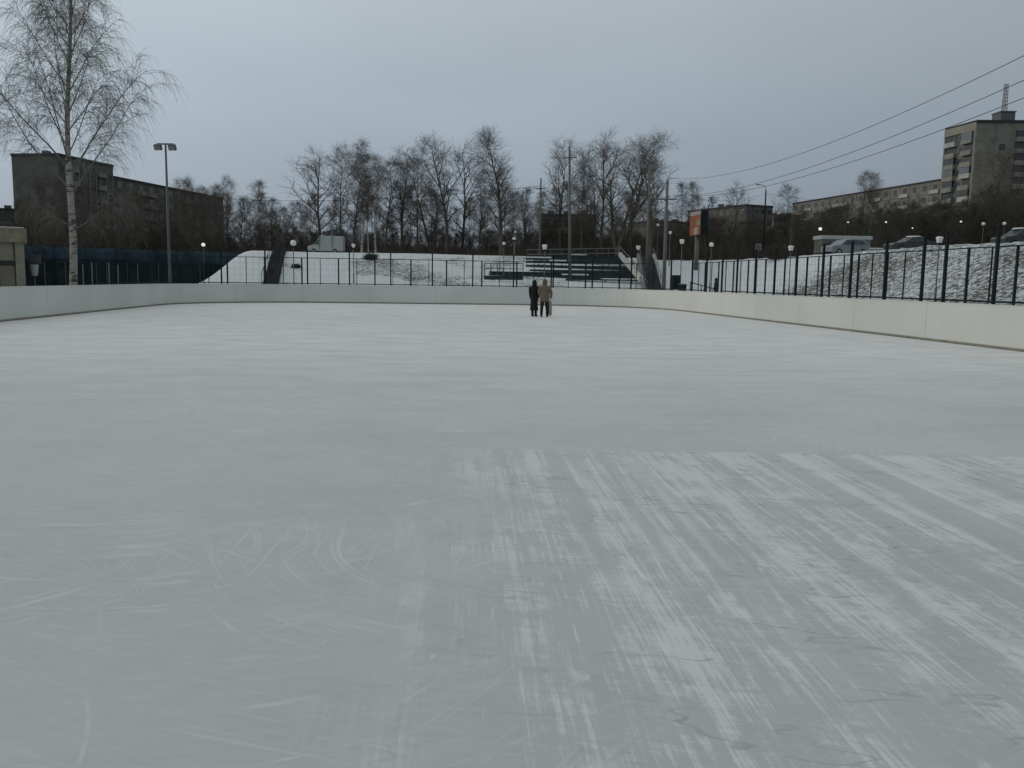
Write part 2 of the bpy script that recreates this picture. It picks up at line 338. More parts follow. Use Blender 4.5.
# ------------------------------------------------------------------ mesh helpers
class MB:
    def __init__(s): s.v = []; s.f = []
    def box(s, c, size, rz=0.0, rx=0.0, ry=0.0):
        Rm = Matrix.Rotation(rz, 3, 'Z') @ Matrix.Rotation(rx, 3, 'X') @ Matrix.Rotation(ry, 3, 'Y')
        b = len(s.v); c = Vector(c)
        for z in (-.5, .5):
            for x, y in ((-.5, -.5), (.5, -.5), (.5, .5), (-.5, .5)):
                s.v.append(c + Rm @ Vector((x * size[0], y * size[1], z * size[2])))
        for f in ((0, 3, 2, 1), (4, 5, 6, 7), (0, 1, 5, 4), (1, 2, 6, 5), (2, 3, 7, 6), (3, 0, 4, 7)):
            s.f.append(tuple(b + i for i in f))
        return s
    def bar(s, a, b_, w, h):
        """box beam from a to b, w wide across, h deep"""
        a = Vector(a); b_ = Vector(b_); d = (b_ - a)
        if d.length < 1e-6: return s
        dn = d.normalized()
        ref = Vector((0, 0, 1)) if abs(dn.z) < 0.95 else Vector((0, 1, 0))
        sd = dn.cross(ref).normalized(); u = sd.cross(dn).normalized()
        k = len(s.v)
        for q in (a, b_):
            for i, j in ((-1, -1), (1, -1), (1, 1), (-1, 1)):
                s.v.append(q + sd * (i * w / 2) + u * (j * h / 2))
        for f in ((3, 2, 1, 0), (4, 5, 6, 7), (0, 1, 5, 4), (1, 2, 6, 5), (2, 3, 7, 6), (3, 0, 4, 7)):
            s.f.append(tuple(k + i for i in f))
        return s
    def tube(s, pts, rad, n=6, cap=True):
        m = len(pts)
        if isinstance(rad, (int, float)): rad = [rad] * m
        prev = None; b0 = len(s.v)
        cs = [(cos(2 * pi * i / n), sin(2 * pi * i / n)) for i in range(n)]
        for k in range(m):
            if k == 0: d = pts[1] - pts[0]
            elif k == m - 1: d = pts[k] - pts[k - 1]
            else: d = pts[k + 1] - pts[k - 1]
            if d.length < 1e-9: d = Vector((0, 0, 1))
            d = d.normalized()
            if prev is None:
                ref = Vector((1, 0, 0)) if abs(d.x) < 0.8 else Vector((0, 1, 0))
                sd = d.cross(ref).normalized()
            else:
                sd = (prev - d * prev.dot(d))
                sd = sd.normalized() if sd.length > 1e-6 else d.orthogonal().normalized()
            prev = sd; u = d.cross(sd)
            for cx, sx in cs:
                s.v.append(pts[k] + (sd * cx + u * sx) * rad[k])
        for k in range(m - 1):
            for i in range(n):
                j = (i + 1) % n
                s.f.append((b0 + k * n + i, b0 + k * n + j, b0 + (k + 1) * n + j, b0 + (k + 1) * n + i))
        if cap and n > 3:
            s.f.append(tuple(b0 + i for i in reversed(range(n))))
            s.f.append(tuple(b0 + (m - 1) * n + i for i in range(n)))
        return s
    def rings(s, rings, n=20, cap=True):
        """loft of ellipses (cx, cy, z, rx, ry)"""
        b0 = len(s.v); m = len(rings)
        for cx, cy, z, rx, ry in rings:
            for i in range(n):
                t = 2 * pi * i / n
                s.v.append(Vector((cx + rx * cos(t), cy + ry * sin(t), z)))
        for k in range(m - 1):
            for i in range(n):
                j = (i + 1) % n
                s.f.append((b0 + k * n + i, b0 + k * n + j, b0 + (k + 1) * n + j, b0 + (k + 1) * n + i))
        if cap:
            s.f.append(tuple(b0 + i for i in reversed(range(n))))
            s.f.append(tuple(b0 + (m - 1) * n + i for i in range(n)))
        return s
    def ball(s, c, r, seg=14, rin=9, sz=1.0):
        rr = []
        for k in range(rin + 1):
            t = pi * k / rin
            rr.append((c[0], c[1], c[2] - r * sz * cos(t), max(r * sin(t), 0.0005), max(r * sin(t), 0.0005)))
        return s.rings(rr, seg)
    def poly_prism(s, poly, y0, y1):
        """poly in (x,z), extruded along y from y0 to y1 (scale lists allowed)"""
        n = len(poly); b = len(s.v)
        for y in (y0, y1):
            for x, z in poly: s.v.append(Vector((x, y, z)))
        s.f.append(tuple(b + i for i in range(n)))
        s.f.append(tuple(b + n + i for i in reversed(range(n))))
        for i in range(n):
            j = (i + 1) % n
            s.f.append((b + i, b + n + i, b + n + j, b + j))
        return s
    def mesh(s, name, smooth=False):
        me = bpy.data.meshes.new(name)
        me.from_pydata([tuple(v) for v in s.v], [], s.f)
        if smooth:
            me.polygons.foreach_set('use_smooth', [True] * len(me.polygons))
        me.update()
        return me
    def build(s, name, material, parent=None, smooth=False, bevel=0.0):
        me = s.mesh(name, smooth)
        me.materials.append(material)
        o = bpy.data.objects.new(name, me); COL.objects.link(o)
        if parent: o.parent = parent
        if bevel:
            b = o.modifiers.new('bevel', 'BEVEL'); b.width = bevel; b.segments = 2; b.limit_method = 'ANGLE'
        return o

def tag(o, label=None, cat=None, group=None, kind=None):
    if label: o['label'] = label
    if cat: o['category'] = cat
    if group: o['group'] = group
    if kind: o['kind'] = kind
    return o

def empty(name, loc=(0, 0, 0), rz=0.0):
    o = bpy.data.objects.new(name, None); COL.objects.link(o)
    o.location = loc; o.rotation_euler = (0, 0, rz); o.empty_display_size = 0.3
    return o

def copy_tree(o, kids, parent=None):
    c = o.copy(); COL.objects.link(c)
    if parent: c.parent = parent
    for ch in kids.get(o, []):
        copy_tree(ch, kids, c)
    return c

def kidmap(o, acc=None):
    acc = {} if acc is None else acc
    ks = [x for x in COL.objects if x.parent == o]
    acc[o] = ks
    for k in ks: kidmap(k, acc)
    return acc

# ------------------------------------------------------------------ terrain
def sm(t):
    t = max(0.0, min(1.0, t)); return t * t * (3 - 2 * t)

import mathutils.noise as mn
def terrain(x, y):
    p, s = to_rk(x, y)
    inside = max(abs(p - 1) - 15.2, s - 58.6)            # distance outside the boards, roughly
    z = -0.25
    z += 0.6 * sm((inside - 0.3) / 3.0)
    # far bank with its plateau, cut off on the left by the court
    cut = sm((p + 22.0) / 3.6)
    end = sm((s - 75) / 29.0) * cut
    side = sm((p - 27.0) / 12.5)
    notch = 1.0 - 0.30 * math.exp(-((p - 34.5) / 3.5) ** 2) * sm((s - 70) / 15.0) * sm((112 - s) / 12.0)
    t = max(end, side)
    z += 4.3 * t * notch
    back = sm((s - 112) / 18.0) * (1 - cut)
    z += 3.2 * back
    # rougher bank to the right
    rb = side * (1 - sm((p - 40) / 6))
    z += rb * (0.22 * mn.noise(Vector((x * 0.55, y * 0.55, 0))) + 0.12 * mn.noise(Vector((x * 1.7, y * 1.7, 3))))
    z += 0.12 * t * mn.noise(Vector((x * 0.12, y * 0.12, 9)))
    # hillside behind, highest on the right
    hx = sm((x - 15) / 95.0)
    hy = sm((y - 104) / 110.0)
    z += hy * (3.0 + 9.5 * hx) * sm((s - 104) / 20.0 if p < 60 else 1.0)
    z += 2.5 * sm((p - 60) / 60.0) * (1 - hy)
    far = sm((y - 320) / 500.0)
    z += far * 14
    return z

def lines(segs):
    out = []
    for a, b, st in segs:
        v = a
        while v < b - 1e-6:
            out.append(v); v += st
    out.append(segs[-1][1]); return out

xs = lines([(-1500, -300, 120), (-300, -120, 15), (-120, -50, 4), (-50, 60, 0.9), (60, 130, 3), (130, 300, 12), (300, 1500, 120)])
ys = lines([(-120, -10, 10), (-10, 20, 3), (20, 112, 0.9), (112, 180, 3), (180, 340, 10), (340, 1800, 80)])
g = MB()
for y in ys:
    for x in xs: g.v.append(Vector((x, y, terrain(x, y))))
nx = len(xs)
for j in range(len(ys) - 1):
    for i in range(nx - 1):
        g.f.append((j * nx + i, j * nx + i + 1, (j + 1) * nx + i + 1, (j + 1) * nx + i))
tag(g.build('snowy_ground', MT['ground'], smooth=True), kind='structure')

# rink outline: p from -14 to 16, s from -3 to 58.3, corner radius 8.5
PL, PR, S0, S1, RC = -14.0, 16.0, -3.0, 58.3, 8.5
def outline(off=0.0, step=0.5, full=True):
    """points from near left going up the left side, round the far end, down the right side"""
    pts = []
    pl, pr, s1, s0 = PL - off, PR + off, S1 + off, S0 - off
    r = RC + off
    s = s0 + r
    while s < s1 - r: pts.append((pl, s)); s += step
    for k in range(0, 25):
        t = pi - k / 24 * pi / 2
        pts.append((pl + r + r * cos(t), s1 - r + r * sin(t)))
    p = pl + r + step
    while p < pr - r: pts.append((p, s1)); p += step
    for k in range(0, 25):
        t = pi / 2 - k / 24 * pi / 2
        pts.append((pr - r + r * cos(t), s1 - r + r * sin(t)))
    s = s1 - r - step
    while s > s0 + r: pts.append((pr, s)); s -= step
    if full:
        for k in range(0, 25):
            t = -k / 24 * pi / 2
            pts.append((pr - r + r * cos(t), s0 + r + r * sin(t)))
        for k in range(0, 25):
            t = -pi / 2 - k / 24 * pi / 2
            pts.append((pl + r + r * cos(t), s0 + r + r * sin(t)))
    return pts

ice = MB()
ol = outline(0.02, 1.0)
ice.v = [rk(p, s, 0.0) for p, s in ol]; ice.f = [tuple(reversed(range(len(ol))))]
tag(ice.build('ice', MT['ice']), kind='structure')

# --- boards, drawn as panels along the outline
def walk(pts):
    acc = [0.0]
    for i in range(1, len(pts)):
        acc.append(acc[-1] + math.dist(pts[i - 1], pts[i]))
    return acc
def sample(pts, acc, d):
    d = max(0, min(acc[-1], d))
    lo = 0; hi = len(acc) - 1
    while hi - lo > 1:
        mid = (lo + hi) // 2
        if acc[mid] <= d: lo = mid
        else: hi = mid
    t = (d - acc[lo]) / max(1e-6, acc[hi] - acc[lo])
    a, b = pts[lo], pts[hi]
    n = Vector((b[0] - a[0], b[1] - a[1])).normalized()
    return (a[0] + (b[0] - a[0]) * t, a[1] + (b[1] - a[1]) * t), Vector((-n.y, n.x))      # left normal = outward

BO = outline(0.0, 0.5, full=False)
BA = walk(BO)
dstart = 12.0; dend = BA[-1] - 6.0
boards = tag(empty('rink_boards', rk(1, S1)), 'long white hockey rink boards running round the ice with rounded corners', 'rink boards')

def strip(d0, d1, z0, z1, off0, off1, step=0.5):
    """closed solid following the outline"""
    mb = MB(); n = max(1, int(math.ceil((d1 - d0) / step))); 
    for k in range(n + 1):
        (p, s), nn = sample(BO, BA, d0 + (d1 - d0) * k / n)
        for off, z in ((off0, z0), (off1, z0), (off1, z1), (off0, z1)):
            mb.v.append(rk(p + nn.x * off, s + nn.y * off, z))
    for k in range(n):
        for i in range(4):
            j = (i + 1) % 4
            mb.f.append((k * 4 + i, k * 4 + j, k * 4 + 4 + j, k * 4 + 4 + i))
    mb.f.append((3, 2, 1, 0)); mb.f.append((n * 4, n * 4 + 1, n * 4 + 2, n * 4 + 3))
    return mb

def local(mb, o):
    inv = o.matrix_world.inverted() if False else Matrix.Translation(-Vector(o.location))
    mb.v = [inv @ Vector(v) for v in mb.v]; return mb

PANEL = 4.4
d = dstart
while d < dend:
    e = min(dend, d + PANEL)
    local(strip(d + 0.006, e - 0.006, 0.075, 1.17, 0.0, 0.05), boards).build('board_panel', MT['board'], boards)
    local(strip(e - 0.006, e + 0.006, 0.075, 1.165, 0.012, 0.045), boards).build('seam_strip', MT['seam'], boards)
    d = e
local(strip(dstart, dend, 0.02, 0.075, -0.012, 0.05), boards).build('kick_plate', MT['kick'], boards)
local(strip(dstart, dend, -0.2, 0.02, -0.006, 0.05), boards).build('sill_beam', MT['board_cap'], boards)
local(strip(dstart, dend, 1.17, 1.2, -0.01, 0.07), boards).build('top_cap', MT['board'], boards)

# --- rink safety fence: tall slim posts just outside the boards
def fence_piece(name, label, cat, pts_posts, H, zb, post_w, parent_loc, rail_z=(), rail_w=0.04, m=MT['dark_metal'], mesh=None, mid=False, round_post=False, thin=0.05):
    o = tag(empty(name, parent_loc), label, cat)
    L = Vector(parent_loc)
    for q in pts_posts:
        zq = zb if zb is not None else terrain(q.x, q.y)
        mb = MB()
        if round_post: mb.tube([Vector((q.x, q.y, zq - 0.3)) - L, Vector((q.x, q.y, H)) - L], post_w / 2, 8)
        else: mb.box(Vector((q.x, q.y, (zq - 0.3 + H) / 2)) - L, (post_w, post_w, H - zq + 0.3), rz=A)
        mb.build('post', m, o)
    rbs = {z: MB() for z in rail_z}; wb = MB(); tb = MB()
    for i in range(len(pts_posts) - 1):
        a, b = pts_posts[i], pts_posts[i + 1]
        for z in rail_z:
            rbs[z].bar(Vector((a.x, a.y, z)) - L, Vector((b.x, b.y, z)) - L, rail_w, rail_w)
        if mid:
            c = (a + b) / 2
            tb = MB(); tb.box(Vector((c.x, c.y, (1.0 + H) / 2)) - L, (thin, thin, H - 1.0 - 0.04), rz=A); tb.build('slim_post', m, o)
        if mesh:
            sp, wr, z0 = mesh
            n = int((b - a).length / sp)
            for k in range(1, n):
                c = a + (b - a) * (k / n)
                wb.tube([Vector((c.x, c.y, z0)) - L, Vector((c.x, c.y, H - 0.05)) - L], wr, 3, False)
            z = z0
            while z < H - 0.05:
                wb.tube([Vector((a.x, a.y, z)) - L, Vector((b.x, b.y, z)) - L], wr, 3, False); z += sp
    for rb in rbs.values(): rb.build('rail', m, o)
    if wb.f: wb.build('wire_mesh', m, o)
    return o

# end and left: poles every 3 m; right: every 2.25 m (positions along the outline)
FO = outline(0.32, 0.5, full=False); FA = walk(FO)
def along(d):
    (p, s), n = sample(FO, FA, d); return rk(p, s, 0)
# distance along outline where the straight end starts/ends
dl_end = (S1 - S0 - 2 * RC)                      # left straight length
d_c1 = dl_end + RC * pi / 2 + 0.5
d_end = d_c1 + (PR - PL - 2 * RC)
d_c2 = d_end + RC * pi / 2 + 0.5
tot = FA[-1]
def px_of(v):
    dd = Vector((v.x, v.y, v.z)) - CAMP
    z = dd.dot(fw); return 512 + F * dd.dot(rt) / z, 384 - F * dd.dot(up) / z
# find the outline distances that show at given picture columns, on the far end and the right side
def find(px, lo, hi):
    best = None
    k = lo
    while k < hi:
        v = along(k); q = px_of(Vector((v.x, v.y, 2.0)))[0]
        if best is None or abs(q - px) < best[0]: best = (abs(q - px), k)
        k += 0.05
    return best[1]
endp = [along(find(px, dl_end + 2, d_c2 + 6)) for px in (177, 221.6, 265, 307.5, 349.5, 391, 432.7, 473, 513.6, 553.5, 592.5, 631, 671, 692, 706.5)]
rightp = [along(find(px, d_c2 - 2, tot)) for px in (722, 737, 755, 774.5, 796.4, 822.8, 850.7, 885.3, 923, 944.8, 995)]
v = rightp[-1]; ddir = (rk(0, -1) - rk(0, 0))
rightp += [v + ddir * 2.6, v + ddir * 5.0]
leftp = [along(x) for x in (36, 39, 42, 45.5, 49)]
fence_piece('rink_fence', 'tall slim dark posts on the far end boards behind the two people', 'fence', endp, 3.4, 0.35, 0.085, rk(1, S1 + 0.3), (1.27,), 0.05, mesh=(0.42, 0.0025, 1.3))
fence_piece('rink_fence', 'tall thick dark posts lining the right side boards below the bank', 'fence', rightp, 3.3, 0.35, 0.082, rk(PR + .3, 34), (1.27,), 0.05, mesh=(0.3, 0.0025, 1.3))
fence_piece('rink_fence', 'slim dark posts along the left side boards near the birch', 'fence', leftp, 2.3, 0.35, 0.05, rk(PL - .3, 34), (1.27,), 0.04)

# outer sports fence, posts 3 m apart, top rail
def run(a, b, step):
    d = b - a; n = int(d.length / step); return [a + d.normalized() * (step * k) for k in range(n + 1)]
PF, SF, PFL = 23.0, 73.0, -21.0
e0 = rk(PFL, SF); e1 = rk(PF, SF)
off = 0.0
fence_piece('sports_fence', 'dark railed fence crossing the snow behind the far end of the rink', 'fence', run(e0, e1, 3.0), 3.3, None, 0.11, (e0 + e1) / 2, (3.27, 0.9), 0.05, mid=True, mesh=(0.45, 0.0025, 1.0), m=MT['green_metal'])
r_pts = [rk(PF, s) for s in [30.4 - 6, 30.4 - 3, 30.4, 33.3, 36.4, 39.4, 42.1, 45.1, 47.9, 50.9, 53.8, 56.7, 59.4, 62.4, 65.4, 68.4]]
fence_piece('sports_fence', 'dark railed fence along the foot of the tussocky bank on the right', 'fence', r_pts, 3.3, None, 0.085, rk(PF, 48), (3.27,), 0.05, m=MT['green_metal'], mid=True, mesh=(0.3, 0.0025, 1.0))

# ------------------------------------------------------------------ court with blue screens (left)
court = tag(empty('court_fence', at(120, 283, 92).xy.to_3d()), 'long court fence with blue screen cloth along its top, left behind the boards', 'fence')
L = Vector(court.location)
cpts = []
for k in range(24):
    t = k / 23
    q = at(24 + (262 - 24) * t, 270, 86 + 16 * t); cpts.append(Vector((q.x, q.y, 0)))
for i, q in enumerate(cpts):
    MB().tube([q + Vector((0, 0, -0.2)) - L, q + Vector((0, 0, 4.5)) - L], 0.06, 6).build('post', MT['galv_dark'] if i % 3 else MT['green_metal'], court)
for i in range(23):
    a, b = cpts[i], cpts[i + 1]; dn = (b - a)
    h = Vector((0, 0, 1))
    mb = MB()
    # sagging screen cloth
    n = 8; nrm = Vector((-dn.y, dn.x, 0)).normalized()
    for zz in (4.4, 3.9, 3.4, 2.95):
        for k in range(n + 1):
            t = k / n
            sag = 0.10 * sin(pi * t) * (4.5 - zz) / 1.5 * (0.4 + rnd.random() * 0.3)
            mb.v.append(a + dn * (0.02 + 0.96 * t) + h * (zz - sag * 0.5) + nrm * (-0.08 - sag) - L)
    for r_ in range(3):
        for k in range(n):
            o_ = r_ * (n + 1) + k; mb.f.append((o_, o_ + 1, o_ + n + 2, o_ + n + 1))
    ob = mb.build('screen_cloth', MT['blue_screen'], court, smooth=True)
    ms = ob.modifiers.new('solid', 'SOLIDIFY'); ms.thickness = 0.01
nb = MB()
for i in range(23):
    a, b = cpts[i], cpts[i + 1]
    for k in range(12):
        c = a + (b - a) * (k / 12); nb.tube([c + Vector((0, 0, 0)) - L, c + Vector((0, 0, 2.95)) - L], 0.011, 3, False)
    for z in (0.3, 0.7, 1.1, 1.5, 1.9, 2.3, 2.7): nb.tube([a + Vector((0, 0, z)) - L, b + Vector((0, 0, z)) - L], 0.011, 3, False)
nb.build('lower_net', MT['dark_net'], court)
for i in range(23):
    a, b = cpts[i], cpts[i + 1]; dn = b - a; nrm = Vector((-dn.y, dn.x, 0)).normalized()
    m_ = (a + b) / 2 + nrm * 0.1
    MB().box(Vector((m_.x, m_.y, 1.5)) - L, (dn.length * 0.97, 0.015, 2.7), rz=math.atan2(dn.y, dn.x)).build('dark_cloth', MT['dark_net'], court)
for z in (4.5, 2.9):
    rb = MB()
    for i in range(23): rb.bar(cpts[i] + Vector((0, 0, z)) - L, cpts[i + 1] + Vector((0, 0, z)) - L, 0.06, 0.06)
    rb.build('rail', MT['green_metal'], court)
# nearer low blue fence in front of it
c2 = tag(empty('court_fence', at(150, 283, 74).xy.to_3d()), 'nearer dark blue mesh fence with pale slim posts, between birch and snowy bank', 'fence')
L = Vector(c2.location)
bx_ = MB(); wm = MB(); prev = None
for k, px in enumerate((58, 83, 92, 101, 109, 118, 128, 138, 150, 160, 170, 182, 203.6)):
    q = at(px, 270, 77); q = Vector((q.x, q.y, 0)) - L
    MB().tube([q, q + Vector((0, 0, 2.55 if k % 2 else 2.75))], 0.045, 6).build('post', MT['galv'] if k in (1, 2, 4, 5, 7) else MT['dark_metal'], c2)
    if prev is not None:
        bx_.bar(prev + Vector((0, 0, 2.75)), q + Vector((0, 0, 2.75)), 0.05, 0.06)
        for z in [0.3 + 0.16 * j for j in range(15)]: wm.tube([prev + Vector((0, 0, z)), q + Vector((0, 0, z))], 0.011, 3, False)
        nn_ = max(2, int((q - prev).length / 0.16))
        for j in range(nn_):
            c = prev + (q - prev) * (j / nn_); wm.tube([c, c + Vector((0, 0, 2.7))], 0.010, 3, False)
    prev = q
bx_.build('rail', MT['blue_plastic'], c2); wm.build('wire_mesh', MT['blue_plastic'], c2)

# ------------------------------------------------------------------ trees
def wander(rg, p, d, ln, n, jit, trop, dtrop=0.0):
    pts = [p.copy()]; dd = d.normalized()
    for k in range(n):
        t = (k + 1) / n
        dd = (dd + Vector((rg.gauss(0, jit), rg.gauss(0, jit), rg.gauss(0, jit))) + Vector((0, 0, trop + dtrop * t))).normalized()
        pts.append(pts[-1] + dd * (ln / n))
    return pts

def lerp_pts(pts, t):
    f = t * (len(pts) - 1); i = min(int(f), len(pts) - 2); u = f - i
    return pts[i].lerp(pts[i + 1], u), (pts[i + 1] - pts[i]).normalized()

def side_dir(rg, d, ang, az=None):
    o = d.orthogonal().normalized(); o2 = d.cross(o)
    az = rg.uniform(0, 2 * pi) if az is None else az
    s = o * cos(az) + o2 * sin(az)
    return (d * cos(ang) + s * sin(ang)).normalized()

def bare_tree(seed, H, r0_, crown0=0.25, spread=0.34, limbs=20, up=0.02, lv2=9, lv3=8, twig=0.0078, forks=1, lean=0.03, ang=(0.5, 1.0), bell=0.55, droop=0.0, tl=1.0):
    """deciduous tree in winter: trunk mesh, crown mesh (limbs, branches, twigs)"""
    rg = random.Random(seed)
    T = MB(); C = MB()
    stems = []
    for k in range(forks):
        d = Vector((rg.uniform(-lean, lean), rg.uniform(-lean, lean), 1))
        if forks > 1:
            a = k * 2 * pi / forks + rg.random(); d = Vector((cos(a) * 0.17, sin(a) * 0.17, 1))
        hh = H * (1 if k == 0 else rg.uniform(0.72, 0.95))
        pts = wander(rg, Vector((0.12 * k, 0, -0.3)), d, hh + 0.3, 12, 0.035, 0.03)
        rr = [max(0.015, r0_ * (1 - 0.95 * (i / 12) ** 0.8)) * (1.25 if i == 0 else 1) * (1 if k == 0 else 0.8) for i in range(13)]
        T.tube(pts, rr, 8)
        stems.append((pts, rr, hh))
    for pts, rr, hh in stems:
        nl = max(4, int(limbs / forks ** 0.5))
        for i in range(nl):
            u = (i + rg.random()) / nl
            t = min(0.985, crown0 + (1 - crown0) * u)
            p, d = lerp_pts(pts, t)
            # widest a third of the way up the crown, tapering to the top
            env = bell + (1 - bell) * (u / 0.35) if u < 0.35 else 1 - 0.78 * ((u - 0.35) / 0.65) ** 1.4
            ll = spread * hh * env * rg.uniform(0.6, 1.12)
            r1 = max(0.022, r0_ * (1 - 0.95 * t ** 0.8) * 0.55 + 0.012 * ll / 3)
            dd = side_dir(rg, d, rg.uniform(*ang))
            if dd.z < 0.12: dd.z = 0.15; dd.normalize()
            lp = wander(rg, p, dd, ll, 8, 0.13, up)
            C.tube(lp, [max(twig, r1 * (1 - 0.88 * k / 8)) for k in range(9)], 5, False)
            for j in range(lv2):
                t2 = min(0.99, 0.12 + 0.88 * (j + rg.random()) / lv2)
                p2, d2 = lerp_pts(lp, t2)
                l2 = (0.5 + ll * rg.uniform(0.22, 0.42) * (1.2 - 0.6 * t2)) * tl
                b2 = wander(rg, p2, side_dir(rg, d2, rg.uniform(0.5, 1.15)), l2, 4, 0.17, up - droop)
                C.tube(b2, [max(twig, min(r1 * 0.45, 0.035) * (1 - 0.8 * k / 4)) for k in range(5)], 4, False)
                for q in range(lv3):
                    t3 = min(0.99, 0.1 + 0.9 * (q + rg.random()) / lv3)
                    p3, d3 = lerp_pts(b2, t3)
                    l3 = rg.uniform(0.5, 1.3) * tl * (H / 15)
                    b3 = wander(rg, p3, side_dir(rg, d3, rg.uniform(0.4, 1.15)), l3, 2, 0.22, up - droop * 2)
                    C.tube(b3, [twig, twig * 0.8, twig * 0.45], 3, False)
                    for _ in range(1):
                        p4, d4 = lerp_pts(b3, rg.uniform(0.2, 0.95))
                        b4 = wander(rg, p4, side_dir(rg, d4, rg.uniform(0.4, 1.0)), l3 * 0.5, 1, 0.1, up - droop * 2)
                        C.tube(b4, [twig * 0.7, twig * 0.35], 3, False)
    return T.mesh('trunk'), C.mesh('crown')

def proto(fn_res, bark, twigm):
    t, c = fn_res; t.materials.append(bark); c.materials.append(twigm); return t, c

P_ = {}
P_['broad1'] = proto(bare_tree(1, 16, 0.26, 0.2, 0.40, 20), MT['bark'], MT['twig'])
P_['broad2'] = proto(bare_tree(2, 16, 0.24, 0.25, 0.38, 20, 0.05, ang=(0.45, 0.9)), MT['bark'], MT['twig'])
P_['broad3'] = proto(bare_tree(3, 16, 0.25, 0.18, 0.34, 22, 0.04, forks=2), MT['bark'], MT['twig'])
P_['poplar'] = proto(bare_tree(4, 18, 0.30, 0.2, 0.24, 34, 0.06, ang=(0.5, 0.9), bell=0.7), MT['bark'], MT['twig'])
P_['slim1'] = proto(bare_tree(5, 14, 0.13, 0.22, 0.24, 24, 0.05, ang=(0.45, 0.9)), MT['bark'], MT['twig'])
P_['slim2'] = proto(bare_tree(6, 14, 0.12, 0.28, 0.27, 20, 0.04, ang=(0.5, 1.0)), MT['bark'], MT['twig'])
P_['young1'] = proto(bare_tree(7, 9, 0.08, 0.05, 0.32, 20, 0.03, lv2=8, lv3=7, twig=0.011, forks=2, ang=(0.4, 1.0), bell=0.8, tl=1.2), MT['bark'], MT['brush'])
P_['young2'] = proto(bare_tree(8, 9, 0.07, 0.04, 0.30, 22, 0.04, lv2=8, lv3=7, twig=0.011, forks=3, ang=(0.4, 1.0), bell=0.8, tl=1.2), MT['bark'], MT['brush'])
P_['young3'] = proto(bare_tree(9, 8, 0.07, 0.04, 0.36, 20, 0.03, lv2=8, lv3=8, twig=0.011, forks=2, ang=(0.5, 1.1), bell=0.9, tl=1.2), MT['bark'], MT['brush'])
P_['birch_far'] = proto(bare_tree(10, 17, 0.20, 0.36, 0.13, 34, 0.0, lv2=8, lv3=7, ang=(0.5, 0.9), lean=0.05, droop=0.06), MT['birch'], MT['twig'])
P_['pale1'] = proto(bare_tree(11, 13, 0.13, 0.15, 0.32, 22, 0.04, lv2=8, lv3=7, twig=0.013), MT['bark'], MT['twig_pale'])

def put_tree(kind, x, y, hscale, rz, label, cat='tree', group=None, name='bare_tree', wide=1.0, z=None):
    t, c = P_[kind]
    o = empty(name, (x, y, terrain(x, y) if z is None else z), rz)
    o.scale = (hscale * wide, hscale * wide, hscale)
    a = bpy.data.objects.new('trunk', t); COL.objects.link(a); a.parent = o
    b = bpy.data.objects.new('crown', c); COL.objects.link(b); b.parent = o
    tag(o, label, cat, group)
    return o

PH = {'broad1': 16, 'broad2': 16, 'broad3': 16, 'poplar': 18, 'slim1': 14, 'slim2': 14, 'young1': 9, 'young2': 9, 'young3': 8, 'birch_far': 17, 'pale1': 13}
def tree_px(kind, px, top, Y, rz, label, **kw):
    q = at(px, top, Y); zb = terrain(q.x, q.y)
    if kw.get('group') == 'tall bare trees along the far bank': kw['wide'] = kw.get('wide', 1.0) * 1.28
    return put_tree(kind, q.x, q.y, (q.z - zb) / PH[kind], rz, label, **kw)

GT = 'tall bare trees along the far bank'
tree_px('broad1', 319, 158, 128, 0.4, 'spreading bare tree furthest left of the tall trees, above the white van', group=GT)
tree_px('slim2', 340, 152, 135, 1.4, 'thin bare tree between the white van and the pale birch trunks', group=GT)
tree_px('birch_far', 361, 143, 107, 3.3, 'tallest pale-trunked birch, leftmost of the three above the dark bush', name='birch_tree', group='three birches on the bank')
tree_px('birch_far', 368, 168, 107, 5.2, 'shorter middle birch of the three pale trunks above the dark bush', name='birch_tree', wide=0.8, group='three birches on the bank')
tree_px('birch_far', 375, 158, 107, 0.9, 'rightmost straight pale birch trunk of the three above the dark bush', name='birch_tree', group='three birches on the bank')
tree_px('slim1', 352, 158, 122, 2.1, 'dark dense thin tree directly left of the pale birches', group=GT, wide=1.2)
tree_px('slim1', 385, 163, 125, 2.8, 'dark bare tree just right of the pale birches', group=GT, wide=1.3)
tree_px('broad2', 402, 157, 130, 1.0, 'bare tree with upright limbs, second right of the pale birches', group=GT)
tree_px('slim2', 418, 162, 133, 0.2, 'slender bare tree between the birches and the large twin-crowned tree', group=GT)
tree_px('broad3', 431, 165, 127, 2.9, 'forked bare tree left of the large broad crown in the middle', group=GT)
tree_px('broad2', 447, 143, 122, 4.6, 'largest broad bare crown left of the tall narrow poplar', group=GT, wide=1.05)
tree_px('broad1', 463, 152, 128, 2.4, 'bare tree with leaning limbs between broad crown and tall poplar', group=GT, wide=0.9)
tree_px('slim1', 479, 172, 126, 2.2, 'low bare tree next to the left side of the tall poplar', group=GT)
tree_px('poplar', 503, 134, 118, 0.3, 'tallest narrow bare tree, its trunk just left of three clustered globe lamps', group=GT)
tree_px('broad3', 526, 190, 130, 1.1, 'small bare tree filling the gap right of the tall poplar', group=GT)
tree_px('broad2', 562, 150, 128, 0.7, 'bare tree crown right behind the tallest concrete pole', group=GT, wide=0.85)
tree_px('slim2', 583, 156, 120, 1.9, 'thin bare tree directly right of the tallest concrete pole', group=GT)
tree_px('broad1', 604, 141, 122, 3.5, 'left tree of the dense tall clump above the grandstand', group=GT, wide=0.85)
tree_px('broad3', 620, 137, 118, 5.6, 'middle and tallest tree of the dense clump above the grandstand', group=GT)
tree_px('broad2', 634, 142, 124, 2.0, 'right tree of the dense tall clump above the grandstand', group=GT)
